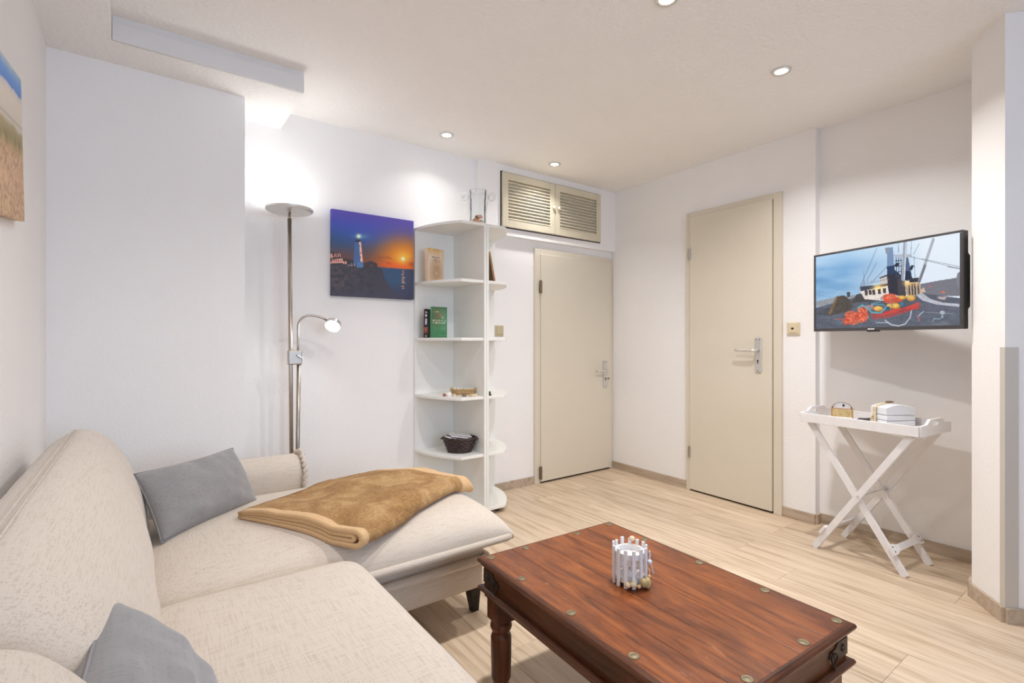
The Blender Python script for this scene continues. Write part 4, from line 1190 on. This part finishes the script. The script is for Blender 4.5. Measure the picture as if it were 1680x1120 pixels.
# ------------------------------------------------------------------ pictures
def lighthouse_paint(U, V):
    X, Y = homography([(152, 88), (1035, 222), (1026, 1055), (150, 1014)])(U, V)
    P = Paint(X, Y)
    P.vgrad(V, [(0, (60, 60, 92)), (.36, (70, 62, 84)), (.42, (112, 72, 66)), (.5, (96, 76, 84)), (.6, (66, 86, 128)), (.7, (56, 92, 176)), (.84, (70, 84, 186)), (1, (92, 76, 174))])
    P.put(np.clip(.4 - U, 0, 1) * np.exp(-((V - .66) / .1) ** 2), (48, 82, 116), 1.2)
    P.glow(915, 610, 300, 230, (206, 108, 40), .95, 2.2); P.glow(915, 600, 190, 150, (250, 158, 40), .9, 2); P.glow(900, 690, 260, 45, (250, 96, 36), .85, 2)
    n = fbm(U * 9, V * 30, 5, 3)
    P.put((np.abs(V - .47) < .05) * np.clip((n - .5) * 4, 0, 1) * (U > .5), (150, 70, 40), .45)
    P.glow(918, 622, 70, 60, (255, 206, 80), .95); P.ell(918, 625, 24, 24, (255, 246, 190), 1, .3)
    # sea
    P.poly([(640, 712), (1040, 738), (1040, 1070), (640, 1070)], (52, 82, 118))
    P.put((Y > 735) * (X > 900) * np.exp(-((X - 1000) / 90) ** 2), (70, 68, 92), .7)
    P.put(np.clip((Y - 860) / 160, 0, 1), (58, 60, 88), .95)
    # land
    P.poly([(120, 660), (420, 700), (500, 715), (640, 712), (690, 730), (720, 830), (760, 900), (860, 1080), (100, 1080)], (64, 62, 74))
    n = fbm(X / 34, Y / 30, 9, 4)
    P.put((Y > 700) * np.clip((n - .5) * 4, 0, 1) * np.clip((560 - X) / 300, 0, 1), (118, 88, 86), .55)
    P.put((Y > 700) * np.clip((.46 - n) * 5, 0, 1) * (X < 640), (42, 42, 58), .6)
    P.put(np.clip((Y - 900) / 120, 0, 1) * (X < 900), (62, 62, 84), .6)
    # buildings
    P.poly([(500, 668), (560, 648), (600, 655), (640, 676), (640, 712), (500, 715)], (64, 56, 62)); P.poly([(560, 682), (600, 684), (600, 712), (560, 712)], (96, 66, 66))
    P.poly([(270, 615), (390, 640), (390, 690), (275, 680)], (64, 56, 66))
    P.poly([(130, 640), (268, 618), (274, 668), (130, 674)], (232, 168, 150))
    P.poly([(130, 560), (150, 540), (268, 612), (268, 622), (130, 622)], (70, 54, 66)); P.poly([(128, 580), (146, 545), (168, 612), (128, 618)], (240, 176, 150))
    for x in (196, 236): P.poly([(x - 18, 606), (x - 14, 570), (x + 8, 572), (x + 14, 608)], (226, 164, 146)); P.poly([(x - 8, 606), (x - 6, 580), (x + 4, 580), (x + 6, 608)], (80, 62, 74))
    for x in range(150, 265, 24): P.poly([(x, 634), (x + 10, 634), (x + 10, 656), (x, 656)], (120, 88, 92))
    for x in (282, 304): P.poly([(x - 8, 652), (x + 8, 654), (x + 9, 682), (x - 8, 680)], (240, 176, 156))
    for x, h in ((330, 12), (345, 10), (366, 30), (398, 32)): P.poly([(x - 7, 700 - h), (x + 7, 700 - h), (x + 8, 702), (x - 8, 700)], (150, 132, 150))
    # tower
    P.poly([(402, 440), (456, 440), (488, 712), (424, 718), (385, 650)], (70, 108, 164))
    P.poly([(446, 445), (467, 445), (487, 655), (462, 660)], (252, 198, 172))
    for x, y in ((455, 490), (460, 606), (466, 560)): P.ell(x, y, 5, 8, (60, 50, 66))
    P.poly([(424, 660), (488, 655), (490, 716), (428, 718)], (84, 130, 180))
    P.poly([(398, 432), (462, 436), (460, 446), (398, 444)], (50, 52, 74)); P.poly([(424, 362), (464, 364), (462, 436), (412, 434)], (52, 60, 84)); P.poly([(426, 364), (445, 346), (464, 366)], (44, 50, 74))
    P.glow(470, 386, 70, 26, (110, 176, 200), .6); P.glow(443, 384, 26, 26, (236, 255, 246), 1.0, 2.6)
    # glitter on the water
    for k, (y, w_) in enumerate(((752, 14), (770, 10), (788, 20), (812, 14), (828, 26), (846, 14), (862, 22), (878, 26), (914, 24), (936, 16))):
        P.ell(916 + 5 * math.sin(k * 2.1), y, w_, 6, (252, 178, 112), .9, .5)
    return P.c

def canvas(name, loc, rz, W, H, depth, paint, nx, ny, label, tilt=0.0):
    t = thing(name, loc, label, 'picture', rz)          # local: faces -y, wall at y=0
    rot = Matrix.Rotation(tilt, 4, 'Y')
    printed('front', W, H, nx, ny, paint, 'canvas', t, rot @ Matrix.Translation((0, -depth, 0)))
    for nm, mtx, w_, h_, n1, n2, f in (
            ('edge', Matrix.Translation((-W / 2, -depth / 2, 0)) @ Matrix.Rotation(-PI / 2, 4, 'Z'), depth, H, 2, ny // 2, lambda U, V: paint(U * 0 + .004, V)),
            ('edge', Matrix.Translation((W / 2, -depth / 2, 0)) @ Matrix.Rotation(PI / 2, 4, 'Z'), depth, H, 2, ny // 2, lambda U, V: paint(U * 0 + .996, V)),
            ('edge', Matrix.Translation((0, -depth / 2, H / 2)) @ Matrix.Rotation(-PI / 2, 4, 'X'), W, depth, nx // 2, 2, lambda U, V: paint(U, V * 0 + .996)),
            ('edge', Matrix.Translation((0, -depth / 2, -H / 2)) @ Matrix.Rotation(PI / 2, 4, 'X'), W, depth, nx // 2, 2, lambda U, V: paint(U, V * 0 + .004))):
        printed(nm, w_, h_, n1, n2, f, 'canvas', t, rot @ mtx)
    return t
canvas('lighthouse_canvas', (1.166, YB - .002, 1.634), 0, .525, .512, .026, lighthouse_paint, 250, 240, 'canvas print of a lighthouse at sunset on the back wall')

def beach_paint(U, V):
    P = Paint(U, V)
    n = fbm(U * 14, V * 10, 2, 4)
    P.vgrad(V + .05 * (n - .5), [(0, (206, 170, 128)), (.3, (214, 176, 138)), (.46, (206, 168, 126)), (.52, (150, 136, 92)), (.6, (176, 160, 118)), (.63, (214, 206, 192)), (.8, (232, 220, 206)), (.855, (214, 212, 214)), (.87, (92, 136, 216)), (.93, (104, 156, 228)), (.985, (170, 196, 218)), (1, (196, 206, 214))])
    g = fbm(U * 60, V * 40, 8, 3)
    P.put((V < .44) * np.clip((g - .52) * 5, 0, 1), (150, 110, 92), .6); P.put((V < .44) * np.clip((.44 - g) * 5, 0, 1), (232, 200, 164), .6)
    g2 = fbm(U * 90 + V * 30, V * 12, 6, 3)
    m = np.exp(-((V - .5) / .06) ** 2)
    P.put(m * np.clip((g2 - .45) * 4, 0, 1), (122, 116, 60), .7); P.put(m * np.clip((.45 - g2) * 4, 0, 1), (206, 176, 122), .6)
    P.put(np.exp(-((V - .655) / .006) ** 2), (150, 140, 120), .7)
    return P.c
canvas('beach_canvas', (XL + .002, 1.80, 1.636), PI / 2, .57, .41, .022, beach_paint, 120, 90, 'canvas print of a sandy beach on the left wall above the sofa', tilt=math.radians(-8))

# ------------------------------------------------------------------ floor lamp
def floor_lamp():
    x, y = .655, 2.865
    t = thing('floor_lamp', (x, y, 0), 'brushed nickel uplighter floor lamp with curved reading arm behind the armrest', 'floor lamp')
    build('base', G().lathe([(0, 0), (.125, 0), (.128, .008), (.124, .018), (.03, .022), (.018, .03), (0, .03)], 36, (x, y, 0)), 'chrome', t, smooth=True)
    xt, zt = .636, 1.792
    build('pole', G().tube([(x - .006, y, .02), (xt, y, zt - .03)], .0105, 12).tube([(xt, y, zt - .05), (xt, y, zt + .0)], .007, 10), 'chrome', t, smooth=True)
    hd = build('uplighter_head', G().lathe([(0, -.0), (.02, 0), (.108, .004), (.116, .008), (.118, .013), (.118, .022), (.113, .024), (.111, .019), (0, .018)], 48, (xt, y, zt)), 'steel_light', t, smooth=False)
    build('led_panel', G().lathe([(0, .0183), (.108, .0183), (.108, .0205), (0, .0205)], 36, (xt, y, zt)), 'uplight', hd)
    area_light('uplight_lamp', (xt - x, 0, zt + .03), (PI, 0, 0), TORCH_W, (.95, .98, 1), .2, shape='DISK', parent=t)
    # reading arm beside the pole
    x2 = x + .026
    zc = 1.023
    build('lower_rod', G().tube([(x + .016, y, .02), (x2 + .002, y, zc)], .0105, 12), 'chrome', t, smooth=True)
    pts = [(x2 - .002, y, zc)] + [(x2 - .002, y, zc + .06 + .05 * k) for k in range(3)]
    z0 = zc + .165; R_ = .06
    for k in range(9):
        a = PI - (PI / 2) * k / 8; pts.append((x2 - .002 + R_ + R_ * math.cos(a), y - .01 * k / 8, z0 + R_ * math.sin(a)))
    ex = x2 - .002 + R_
    pts += [(ex + .03, y - .012, z0 + R_ - .002), (ex + .065, y - .016, z0 + R_ - .012), (ex + .088, y - .02, z0 + R_ - .026)]
    build('reading_arm', G().tube(pts, .0062, 10), 'chrome', t, smooth=True)
    hx, hy, hz = ex + .118, y - .026, z0 + R_ - .050
    mt = Matrix.Translation((hx, hy, hz)) @ Matrix.Rotation(math.radians(-30), 4, 'Z') @ Matrix.Rotation(math.radians(26), 4, 'Y') @ Matrix.Rotation(math.radians(30), 4, 'X')
    mt = Matrix.Translation((hx, hy, hz)) @ Vector((0, 0, -1)).rotation_difference(Vector((-.42, -.62, -.66)).normalized()).to_matrix().to_4x4()
    rh = build('reading_head', G().lathe([(0, .019), (.036, .019), (.041, .014), (.043, -.010), (.040, -.012), (.038, -.008), (0, -.008)], 30).xf(mt), 'steel_light', t, smooth=False)
    build('led_disc', G().lathe([(0, -.0115), (.037, -.0105), (.037, -.0085), (0, -.0085)], 28).xf(mt), 'led', rh)
    l = area_light('reading_lamp', (0, 0, 0), (0, 0, 0), .55, (1, 1, 1), .07, shape='DISK', parent=t)
    l.matrix_parent_inverse = Matrix.Identity(4)
    l.matrix_basis = Matrix.Translation((-x, -y, 0)) @ mt @ Matrix.Translation((0, 0, -.014))
    # clamp joining the two rods
    xm = (x - .012 + x2) / 2
    cl = rb('clamp', (x - .028, y - .018, zc - .04), (x2 + .016, y + .016, zc + .036), 'chrome', t, r=.005, seg=2)
    build('clamp_screw', G().lathe([(0, 0), (.006, 0), (.006, .01), (.003, .012), (.003, .02), (0, .02)], 10, axis='y').xf(Matrix.Translation((x2, y - .018, zc)) @ Matrix.Rotation(PI, 4, 'Z'))
          .add(*(lambda b: (b.v, b.f))(G().bar((x2 - .014, y - .036, zc + .012), (x2 + .014, y - .036, zc - .006), .006, .008, (0, 1, 0)))), 'steel_light', cl)
floor_lamp()

# ------------------------------------------------------------------ corner shelf
XD = 1.752; YS = 2.65; YP = 3.032
LEV = [1.85, 1.492, 1.130, .762, .400, .052]
sh = thing('corner_shelf', (XD, 2.85, 0), 'tall white double corner shelf with rounded tiers against the back wall', 'shelf')
rb('back_panel', (1.442, YP, .03), (XD - .018, YB - .001, 1.836), 'white', sh, r=.0012)
rb('back_panel', (XD + .018, YP, .03), (2.075, YB - .001, 1.836), 'white', sh, r=.0012)
rb('divider', (XD - .018, YS, .02), (XD - .0008, YB - .001, 1.836), 'white', sh, r=.0015)
rb('divider', (XD + .0008, YS, .02), (XD + .018, YB - .001, 1.836), 'white', sh, r=.0015)
def bez(a, c, b, n=12):
    return [((1 - t) ** 2 * a[0] + 2 * t * (1 - t) * c[0] + t * t * b[0], (1 - t) ** 2 * a[1] + 2 * t * (1 - t) * c[1] + t * t * b[1]) for t in [k / n for k in range(n + 1)]]
for k, z in enumerate(LEV):
    top = k == 0
    yb_ = YB - .001 if top else YP - .0005
    e = .0 if top else .0185
    left = [(XD - .0004 - e, yb_), (1.443, yb_)] + bez((1.443, YP - .01), (1.462, 2.80), (1.572, YS + .004)) + [(XD - .0004 - e, YS + (.0 if top else .004))]
    right = [(XD + .0004 + e, yb_), (XD + .0004 + e, YS + (.0 if top else .004))] + [(1.895, YS + .004), (1.912, YS + .016)] + bez((1.915, YS + .02), (2.062, 2.82), (2.075, YP - .01))[1:] + [(2.075, yb_)]
    for poly in (left, right):
        g = G().prism(poly, z - .019, z)
        o = build('shelf_board', g, 'white', sh)
        md = o.modifiers.new('bevel', 'BEVEL'); md.width = .003; md.segments = 2; md.limit_method = 'ANGLE'; md.angle_limit = math.radians(50)
for px_, py_ in ((1.50, 2.98), (1.62, 2.72), (1.88, 2.72), (2.02, 2.98)):
    build('foot', G().lathe([(0, 0), (.016, 0), (.018, .02), (.018, .0335), (0, .0335)], 14, (px_, py_, 0)), 'black', sh)
rb('plinth', (XD - .016, YS + .03, 0.0), (XD + .016, YP, .021), 'black', sh, r=.001)

# books on the shelf
def text_rows(P, rows, col, seed, cw, a=.9):
    """rows of tiny unreadable glyph strokes: (x0, x1, y, height)"""
    for k, (x0, x1, y, h) in enumerate(rows):
        m = (np.abs(P.Y - y) < h / 2) & (P.X > x0) & (P.X < x1)
        gl = vnoise(P.X / cw, P.Y / (h * .8) + 7 * k, seed + k)
        P.put(m * np.clip((gl - .36) * 5, 0, 1), col, a)
def cover_cream(U, V):
    P = Paint(U, V); n = fbm(U * 5, V * 6, 4, 3)
    P.vgrad(V, [(0, (226, 202, 166)), (.4, (232, 208, 186)), (.75, (230, 208, 184)), (.9, (226, 190, 140)), (1, (214, 170, 92))])
    P.put(np.clip((U - .8) * 4, 0, 1) * np.clip(V * 1.6 - .4, 0, 1), (222, 184, 116), .7); P.put(np.clip((n - .5) * 3, 0, 1), (238, 222, 204), .5)
    text_rows(P, [(.22, .76, .745, .032), (.36, .64, .69, .032), (.22, .78, .64, .032), (.42, .6, .59, .03)], (96, 74, 56), 3, .022)
    for x, y, c in ((.41, .44, (150, 96, 58)), (.53, .42, (112, 64, 34)), (.67, .43, (164, 104, 58))):
        P.ell(x, y, .03, .09, c, 1, .5); P.line(x, y - .08, x + .01, y - .15, .012, (214, 180, 146))
    P.path([(.45, .27), (.52, .22), (.6, .26)], .012, (176, 140, 104)); P.ell(.53, .26, .06, .04, (238, 216, 190), .8, .5)
    return P.c
def spine_cream(U, V):
    P = Paint(U, V); P.vgrad(V, [(0, (240, 214, 188)), (.85, (248, 226, 206)), (.93, (250, 236, 216)), (.95, (240, 222, 160)), (1, (236, 214, 150))])
    text_rows(P, [(.35, .65, .30, .14), (.35, .65, .55, .2)], (226, 196, 168), 5, .1, .5); P.ell(.4, .04, .12, .02, (170, 110, 66)); return P.c
def cover_green(U, V):
    P = Paint(U, V); P.vgrad(V, [(0, (66, 124, 82)), (.45, (72, 134, 90)), (.55, (52, 112, 68)), (1, (58, 118, 76))])
    P.put((np.abs(V - .5) < .12).astype(float), (60, 116, 74), .6)
    text_rows(P, [(.05, .92, .555, .05), (.05, .88, .485, .05)], (214, 232, 214), 8, .035); text_rows(P, [(.16, .46, .84, .05)], (222, 220, 206), 2, .05)
    text_rows(P, [(.6, .86, .36, .016), (.6, .86, .33, .016), (.6, .84, .30, .016), (.6, .86, .27, .016), (.45, .95, .075, .018)], (120, 172, 134), 4, .03, .7)
    P.ell(.55, .745, .05, .04, (214, 96, 84)); P.ell(.60, .715, .06, .03, (206, 84, 78)); P.line(.3, .715, .5, .72, .018, (150, 96, 70)); P.ell(.7, .655, .05, .035, (220, 214, 190)); P.ell(.6, .62, .02, .05, (70, 84, 60)); P.line(.82, .66, .9, .61, .02, (120, 180, 140))
    return P.c
def spine_green(U, V):
    P = Paint(U, V); P.vgrad(V, [(0, (96, 172, 122)), (1, (104, 180, 132))]); return P.c
def spine_black(U, V):
    P = Paint(U, V); P.vgrad(V, [(0, (26, 18, 20)), (.1, (40, 26, 22)), (.2, (118, 66, 46)), (.36, (140, 84, 66)), (.38, (40, 36, 60)), (.45, (34, 32, 52)), (1, (30, 24, 28))])
    m = (U > .28) & (U < .74) & (V > .45) & (V < .92); gl = vnoise(U * 3.2, V * 44, 3)
    P.put(m * np.clip((gl - .22) * 5, 0, 1), (228, 222, 232), .95); m2 = (U > .3) & (U < .7) & (V > .16) & (V < .37)
    P.put(m2 * np.clip((vnoise(U * 4, V * 50, 9) - .4) * 4, 0, 1), (190, 120, 100), .6); P.ell(.55, .06, .14, .03, (220, 214, 214)); return P.c
def book(name, loc, rz, W, T, H, cov, spine, col, label, lean=0.0):
    """local: cover faces -y, spine towards -x"""
    M['cloth_' + name + label[:6]] = plain('cover_' + label[:12].replace(' ', '_'), col, .5)
    key = 'cloth_' + name + label[:6]
    t = thing(name, loc, label, 'book', rz, group='books on the corner shelf')
    R_ = Matrix.Rotation(lean, 4, 'Y')
    build('pages', G().rbox((.002, -T + .0025, .003), (W - .004, -.0025, H - .003), .0008).xf(R_), 'paper', t, local=True)
    build('back_cover', G().box((0, -.0022, 0), (W, 0, H)).xf(R_), key, t, local=True)
    c = build('front_cover', G().box((0, -T, 0), (W, -T + .0022, H)).xf(R_), key, t, local=True)
    s = build('spine', G().box((-.0022, -T, 0), (0, 0, H)).xf(R_), key, t, local=True)
    if cov: printed('cover_print', W, H, 64, 96, cov, 'cover', c, R_ @ Matrix.Translation((W / 2, -T - .0004, H / 2)))
    if spine: printed('spine_print', T, H, 20, 110, spine, 'cover', s, R_ @ Matrix.Translation((-.0026, -T / 2, H / 2)) @ Matrix.Rotation(-PI / 2, 4, 'Z'))
    return t
book('book', (1.470, 2.938, LEV[1] + .0002), math.radians(10), .125, .030, .213, cover_cream, spine_cream, srgb(234, 212, 186), 'cream book with three feathers on its cover on the upper shelf tier')
book('book', (1.502, 2.925, LEV[2] + .0002), math.radians(2), .112, .016, .200, cover_green, spine_green, srgb(62, 124, 80), 'green paperback standing cover outwards on the middle shelf tier')
book('book', (1.468, 2.955, LEV[2] + .0002), math.radians(38), .085, .028, .186, None, spine_black, srgb(30, 26, 30), 'dark book with white spine lettering beside the green paperback', lean=math.radians(2.5))
# framed postcard leaning on the divider in the right half
t = thing('picture_frame', (XD + .068, 2.722, LEV[1]), 'small brown framed picture leaning against the shelf divider', 'picture frame', math.radians(4))
mt = Matrix.Rotation(math.radians(-13), 4, 'Y')
for lo, hi in (((-.006, -.06, .001), (.006, .06, .012)), ((-.006, -.06, .178), (.006, .06, .19)), ((-.006, -.06, .012), (.006, -.05, .178)), ((-.006, .05, .012), (.006, .06, .178))):
    build('frame_bar', G().rbox(lo, hi, .001).xf(mt), 'brown_wood', t, local=True)
build('photo', G().box((-.002, -.05, .012), (.003, .05, .178)).xf(mt), 'shell_brown', t, local=True)
t = thing('thin_booklet', (XD + .0195, 2.657, LEV[2]), 'thin dark booklet standing against the right side of the shelf divider', 'booklet')
build('cover', G().rbox((0, 0, .0004), (.005, .12, .088), .0006), 'black', t, local=True); build('pages', G().rbox((.001, -.001, .002), (.004, .118, .086), .0004), 'paper', t, local=True)
t = thing('dark_figurine', (XD + .036, 2.670, LEV[3]), 'tiny dark trinket beside the divider on the lower right tier', 'trinket')
build('body', G().lathe([(0, 0), (.010, 0), (.011, .006), (.006, .012), (.007, .02), (.004, .026), (0, .028)], 12), 'iron', t, local=True, smooth=True)
build('base', G().lathe([(0, .0001), (.013, .0001), (.013, .003), (0, .003)], 12), 'iron', t, local=True)

# driftwood boat basket and shells on the fourth tier
def boat(x, y, z):
    t = thing('wooden_dish', (x, y, z), 'boat-shaped light wooden dish on the shelf tier above the wicker basket', 'dish', math.radians(-34))
    g = G(); n = 24; L, W, H = .088, .034, .042
    def ring(s, zz): return [(L * s * (abs(math.cos(2 * PI * k / n)) ** .6) * sgn(math.cos(2 * PI * k / n)), W * s * (abs(math.sin(2 * PI * k / n)) ** .7) * sgn(math.sin(2 * PI * k / n)), zz + (.006 * abs(math.cos(2 * PI * k / n)) ** 4 if zz > .02 else 0)) for k in range(n)]
    rings = [ring(.74, 0), ring(.82, .012), ring(.93, .028), ring(1.0, H), ring(.92, H), ring(.85, .026), ring(.72, .008)]
    vs = sum(rings, []); fs = []
    for r_ in range(len(rings) - 1):
        for k in range(n): fs.append((r_ * n + k, r_ * n + (k + 1) % n, (r_ + 1) * n + (k + 1) % n, (r_ + 1) * n + k))
    fs.append(tuple(range(n))); fs.append(tuple((len(rings) - 1) * n + k for k in range(n)))
    build('hull', g.add(vs, fs), 'kraft', t, local=True, smooth=False)
    for zz, s in ((.016, .86), (.030, .955)): build('withe', G().tube([(p[0], p[1], zz) for p in ring(s, 0)], .003, 6, True), 'brown_wood', t, local=True, smooth=True)
    for k in range(6): build('shell', G().ball((-.055 + .022 * k, .004 * (-1) ** k, .036), .013, 10, 7, (1, .9, .8)), 'shell_white', t, local=True, smooth=True)
boat(1.672, 2.80, LEV[3])
def shell(name, x, y, z, r, sc, mat, label, cat='shell'):
    g = G(); n = 16
    b = G().ball((0, 0, 0), r, n, 10)
    vs = [(p[0] * sc[0] * (1 + .12 * math.cos(6 * math.atan2(p[1], p[0]))), p[1] * sc[1], max(0, p[2] * sc[2] + r * sc[2] * .55)) for p in b.v]
    o = build(name, G().add(vs, b.f), mat, base=(x, y, z), local=True, smooth=True)
    return tag(o, label, cat)
shell('sea_shell', 1.560, 2.79, LEV[3], .020, (1, .9, .9), 'shell_white', 'cream shell at the left of the wooden dish')
shell('red_pebble', 1.533, 2.80, LEV[3], .010, (1, .9, 1.2), 'red', 'small red and white trinket left of the shells', 'trinket')
shell('sea_shell', 1.585, 2.765, LEV[3], .010, (1, .9, 1.1), 'shell', 'tiny yellowish shell between the cream shell and the dish')
shell('sea_shell', 1.628, 2.715, LEV[3], .015, (1, 1, 1), 'shell_brown', 'round brown shell in front of the wooden dish')
shell('sea_shell', 1.680, 2.69, LEV[3], .024, (1.2, .9, .45), 'shell', 'flat pinkish scallop shell at the front of the tier')

# wicker basket with magazines
def basket(x, y, z):
    t = thing('wicker_basket', (x, y, z), 'dark brown oval wicker basket on the lower shelf tier', 'basket', math.radians(-38))
    n = 30; rows = 8; H = .086
    def rad(f): return .070 + .032 * f, .052 + .024 * f
    g = G(); vs = []; fs = []
    for r_ in range(2):
        for k in range(n):
            a = 2 * PI * k / n; A, B = rad(r_); vs.append((A * .97 * math.cos(a), B * .97 * math.sin(a), .002 + H * r_))
    for k in range(n): fs.append((k, (k + 1) % n, n + (k + 1) % n, n + k))
    fs.append(tuple(range(n)))
    o = build('liner', G().add(vs, fs), 'wicker', t, local=True)
    for r_ in range(rows):
        f = r_ / (rows - 1); A, B = rad(f)
        pts = [(A * math.cos(2 * PI * k / 60) + .003 * math.cos(2 * PI * k / 60) * math.sin(PI * k / 2 + PI * r_), B * math.sin(2 * PI * k / 60) + .003 * math.sin(2 * PI * k / 60) * math.sin(PI * k / 2 + PI * r_), .007 + (H - .008) * f) for k in range(60)]
        build('weave_row', G().tube(pts, .0062, 6, True), 'wicker', t, local=True, smooth=True)
    A, B = rad(1.08)
    for ph in (0, PI):
        build('rim_strand', G().tube([((A + .002 * math.cos(9 * a + ph)) * math.cos(a), (B + .002 * math.cos(9 * a + ph)) * math.sin(a), H + .006 + .004 * math.sin(9 * a + ph)) for a in [2 * PI * k / 90 for k in range(90)]], .0052, 6, True), 'wicker', t, local=True, smooth=True)
    for sx in (-1, 1):
        build('handle', G().tube([(sx * (A + .002 + .012 * math.sin(PI * k / 8)), -.03 + .06 * k / 8, H + .004 - .006 * math.sin(PI * k / 8)) for k in range(9)], .005, 6), 'wicker', t, local=True, smooth=True)
    M_ = wmat(t)
    for k, (lab, mm, dx, dz, rz, tilt, th) in enumerate((('folded booklet at the front of the wicker basket', 'paper2', -.03, .078, .5, .30, .006), ('brownish magazine under the white one in the wicker basket', 'magazine', -.004, .083, .2, .20, .008), ('white-edged magazine on top in the wicker basket', 'paper2', .002, .096, .32, .17, .008), ('grey-covered leaflet lying on the magazines in the wicker basket', 'mag_grey', .010, .107, .3, .15, .004))):
        mt = M_ @ Matrix.Translation((dx, 0, dz)) @ Matrix.Rotation(rz, 4, 'Z') @ Matrix.Rotation(tilt, 4, 'Y')
        b = thing('magazine', tuple(mt.translation), lab, 'magazine', group='magazines in the wicker basket'); b.rotation_euler = mt.to_euler()
        build('pages', G().rbox((-.062, -.042, 0), (.062, .042, th), .001), 'paper2', b, local=True)
        build('cover', G().rbox((-.063, -.0425, th), (.063, .0425, th + .0012), .0004), mm, b, local=True)
basket(1.640, 2.795, LEV[4])

# glass vase with curled handles and shells on top
def vase(x, y, z):
    t = thing('glass_vase', (x, y, z), 'clear glass vase with curled handles on top of the corner shelf', 'vase', math.radians(-33))
    prof = [(0, .0005), (.044, .0005), (.047, .006), (.048, .09), (.050, .16), (.054, .222), (.051, .222), (.047, .16), (.0445, .09), (.044, .012), (0, .010)]
    build('body', G().lathe(prof, 40), 'glass', t, local=True, smooth=True)
    for s in (-1, 1):
        pts = [(s * .048, 0, .015), (s * .050, 0, .07), (s * .054, 0, .12), (s * .060, 0, .155)]
        zc = .178; xc = .085; R0 = .028
        for k in range(22):
            a = PI - .5 - (k / 21) * 4.2 * PI / 1.35; r_ = R0 * (1 - .72 * k / 21)
            pts.append((s * (xc + r_ * math.cos(a)), 0, zc + r_ * math.sin(a)))
        build('curled_handle', G().tube(pts, .0046, 8), 'glass_thick', t, local=True, smooth=True)
    M_ = wmat(t)
    for k, (px, py, pz, r_, mm, lab) in enumerate(((-.012, -.006, .014, .024, 'shell_pink', 'pinkish shell lying lowest in the glass vase'), (.018, .008, .013, .021, 'shell', 'cream shell at the right in the glass vase'), (-.002, .012, .045, .019, 'shell_brown', 'brown-marked shell on top in the glass vase'), (.014, -.012, .044, .017, 'shell_pink', 'orange shell on top in the glass vase'))):
        p = M_ @ Vector((px, py, pz))
        shell('sea_shell', p.x, p.y, p.z, r_, (1, .8, .8), mm, lab)
vase(1.737, 2.728, LEV[0] + .0002)
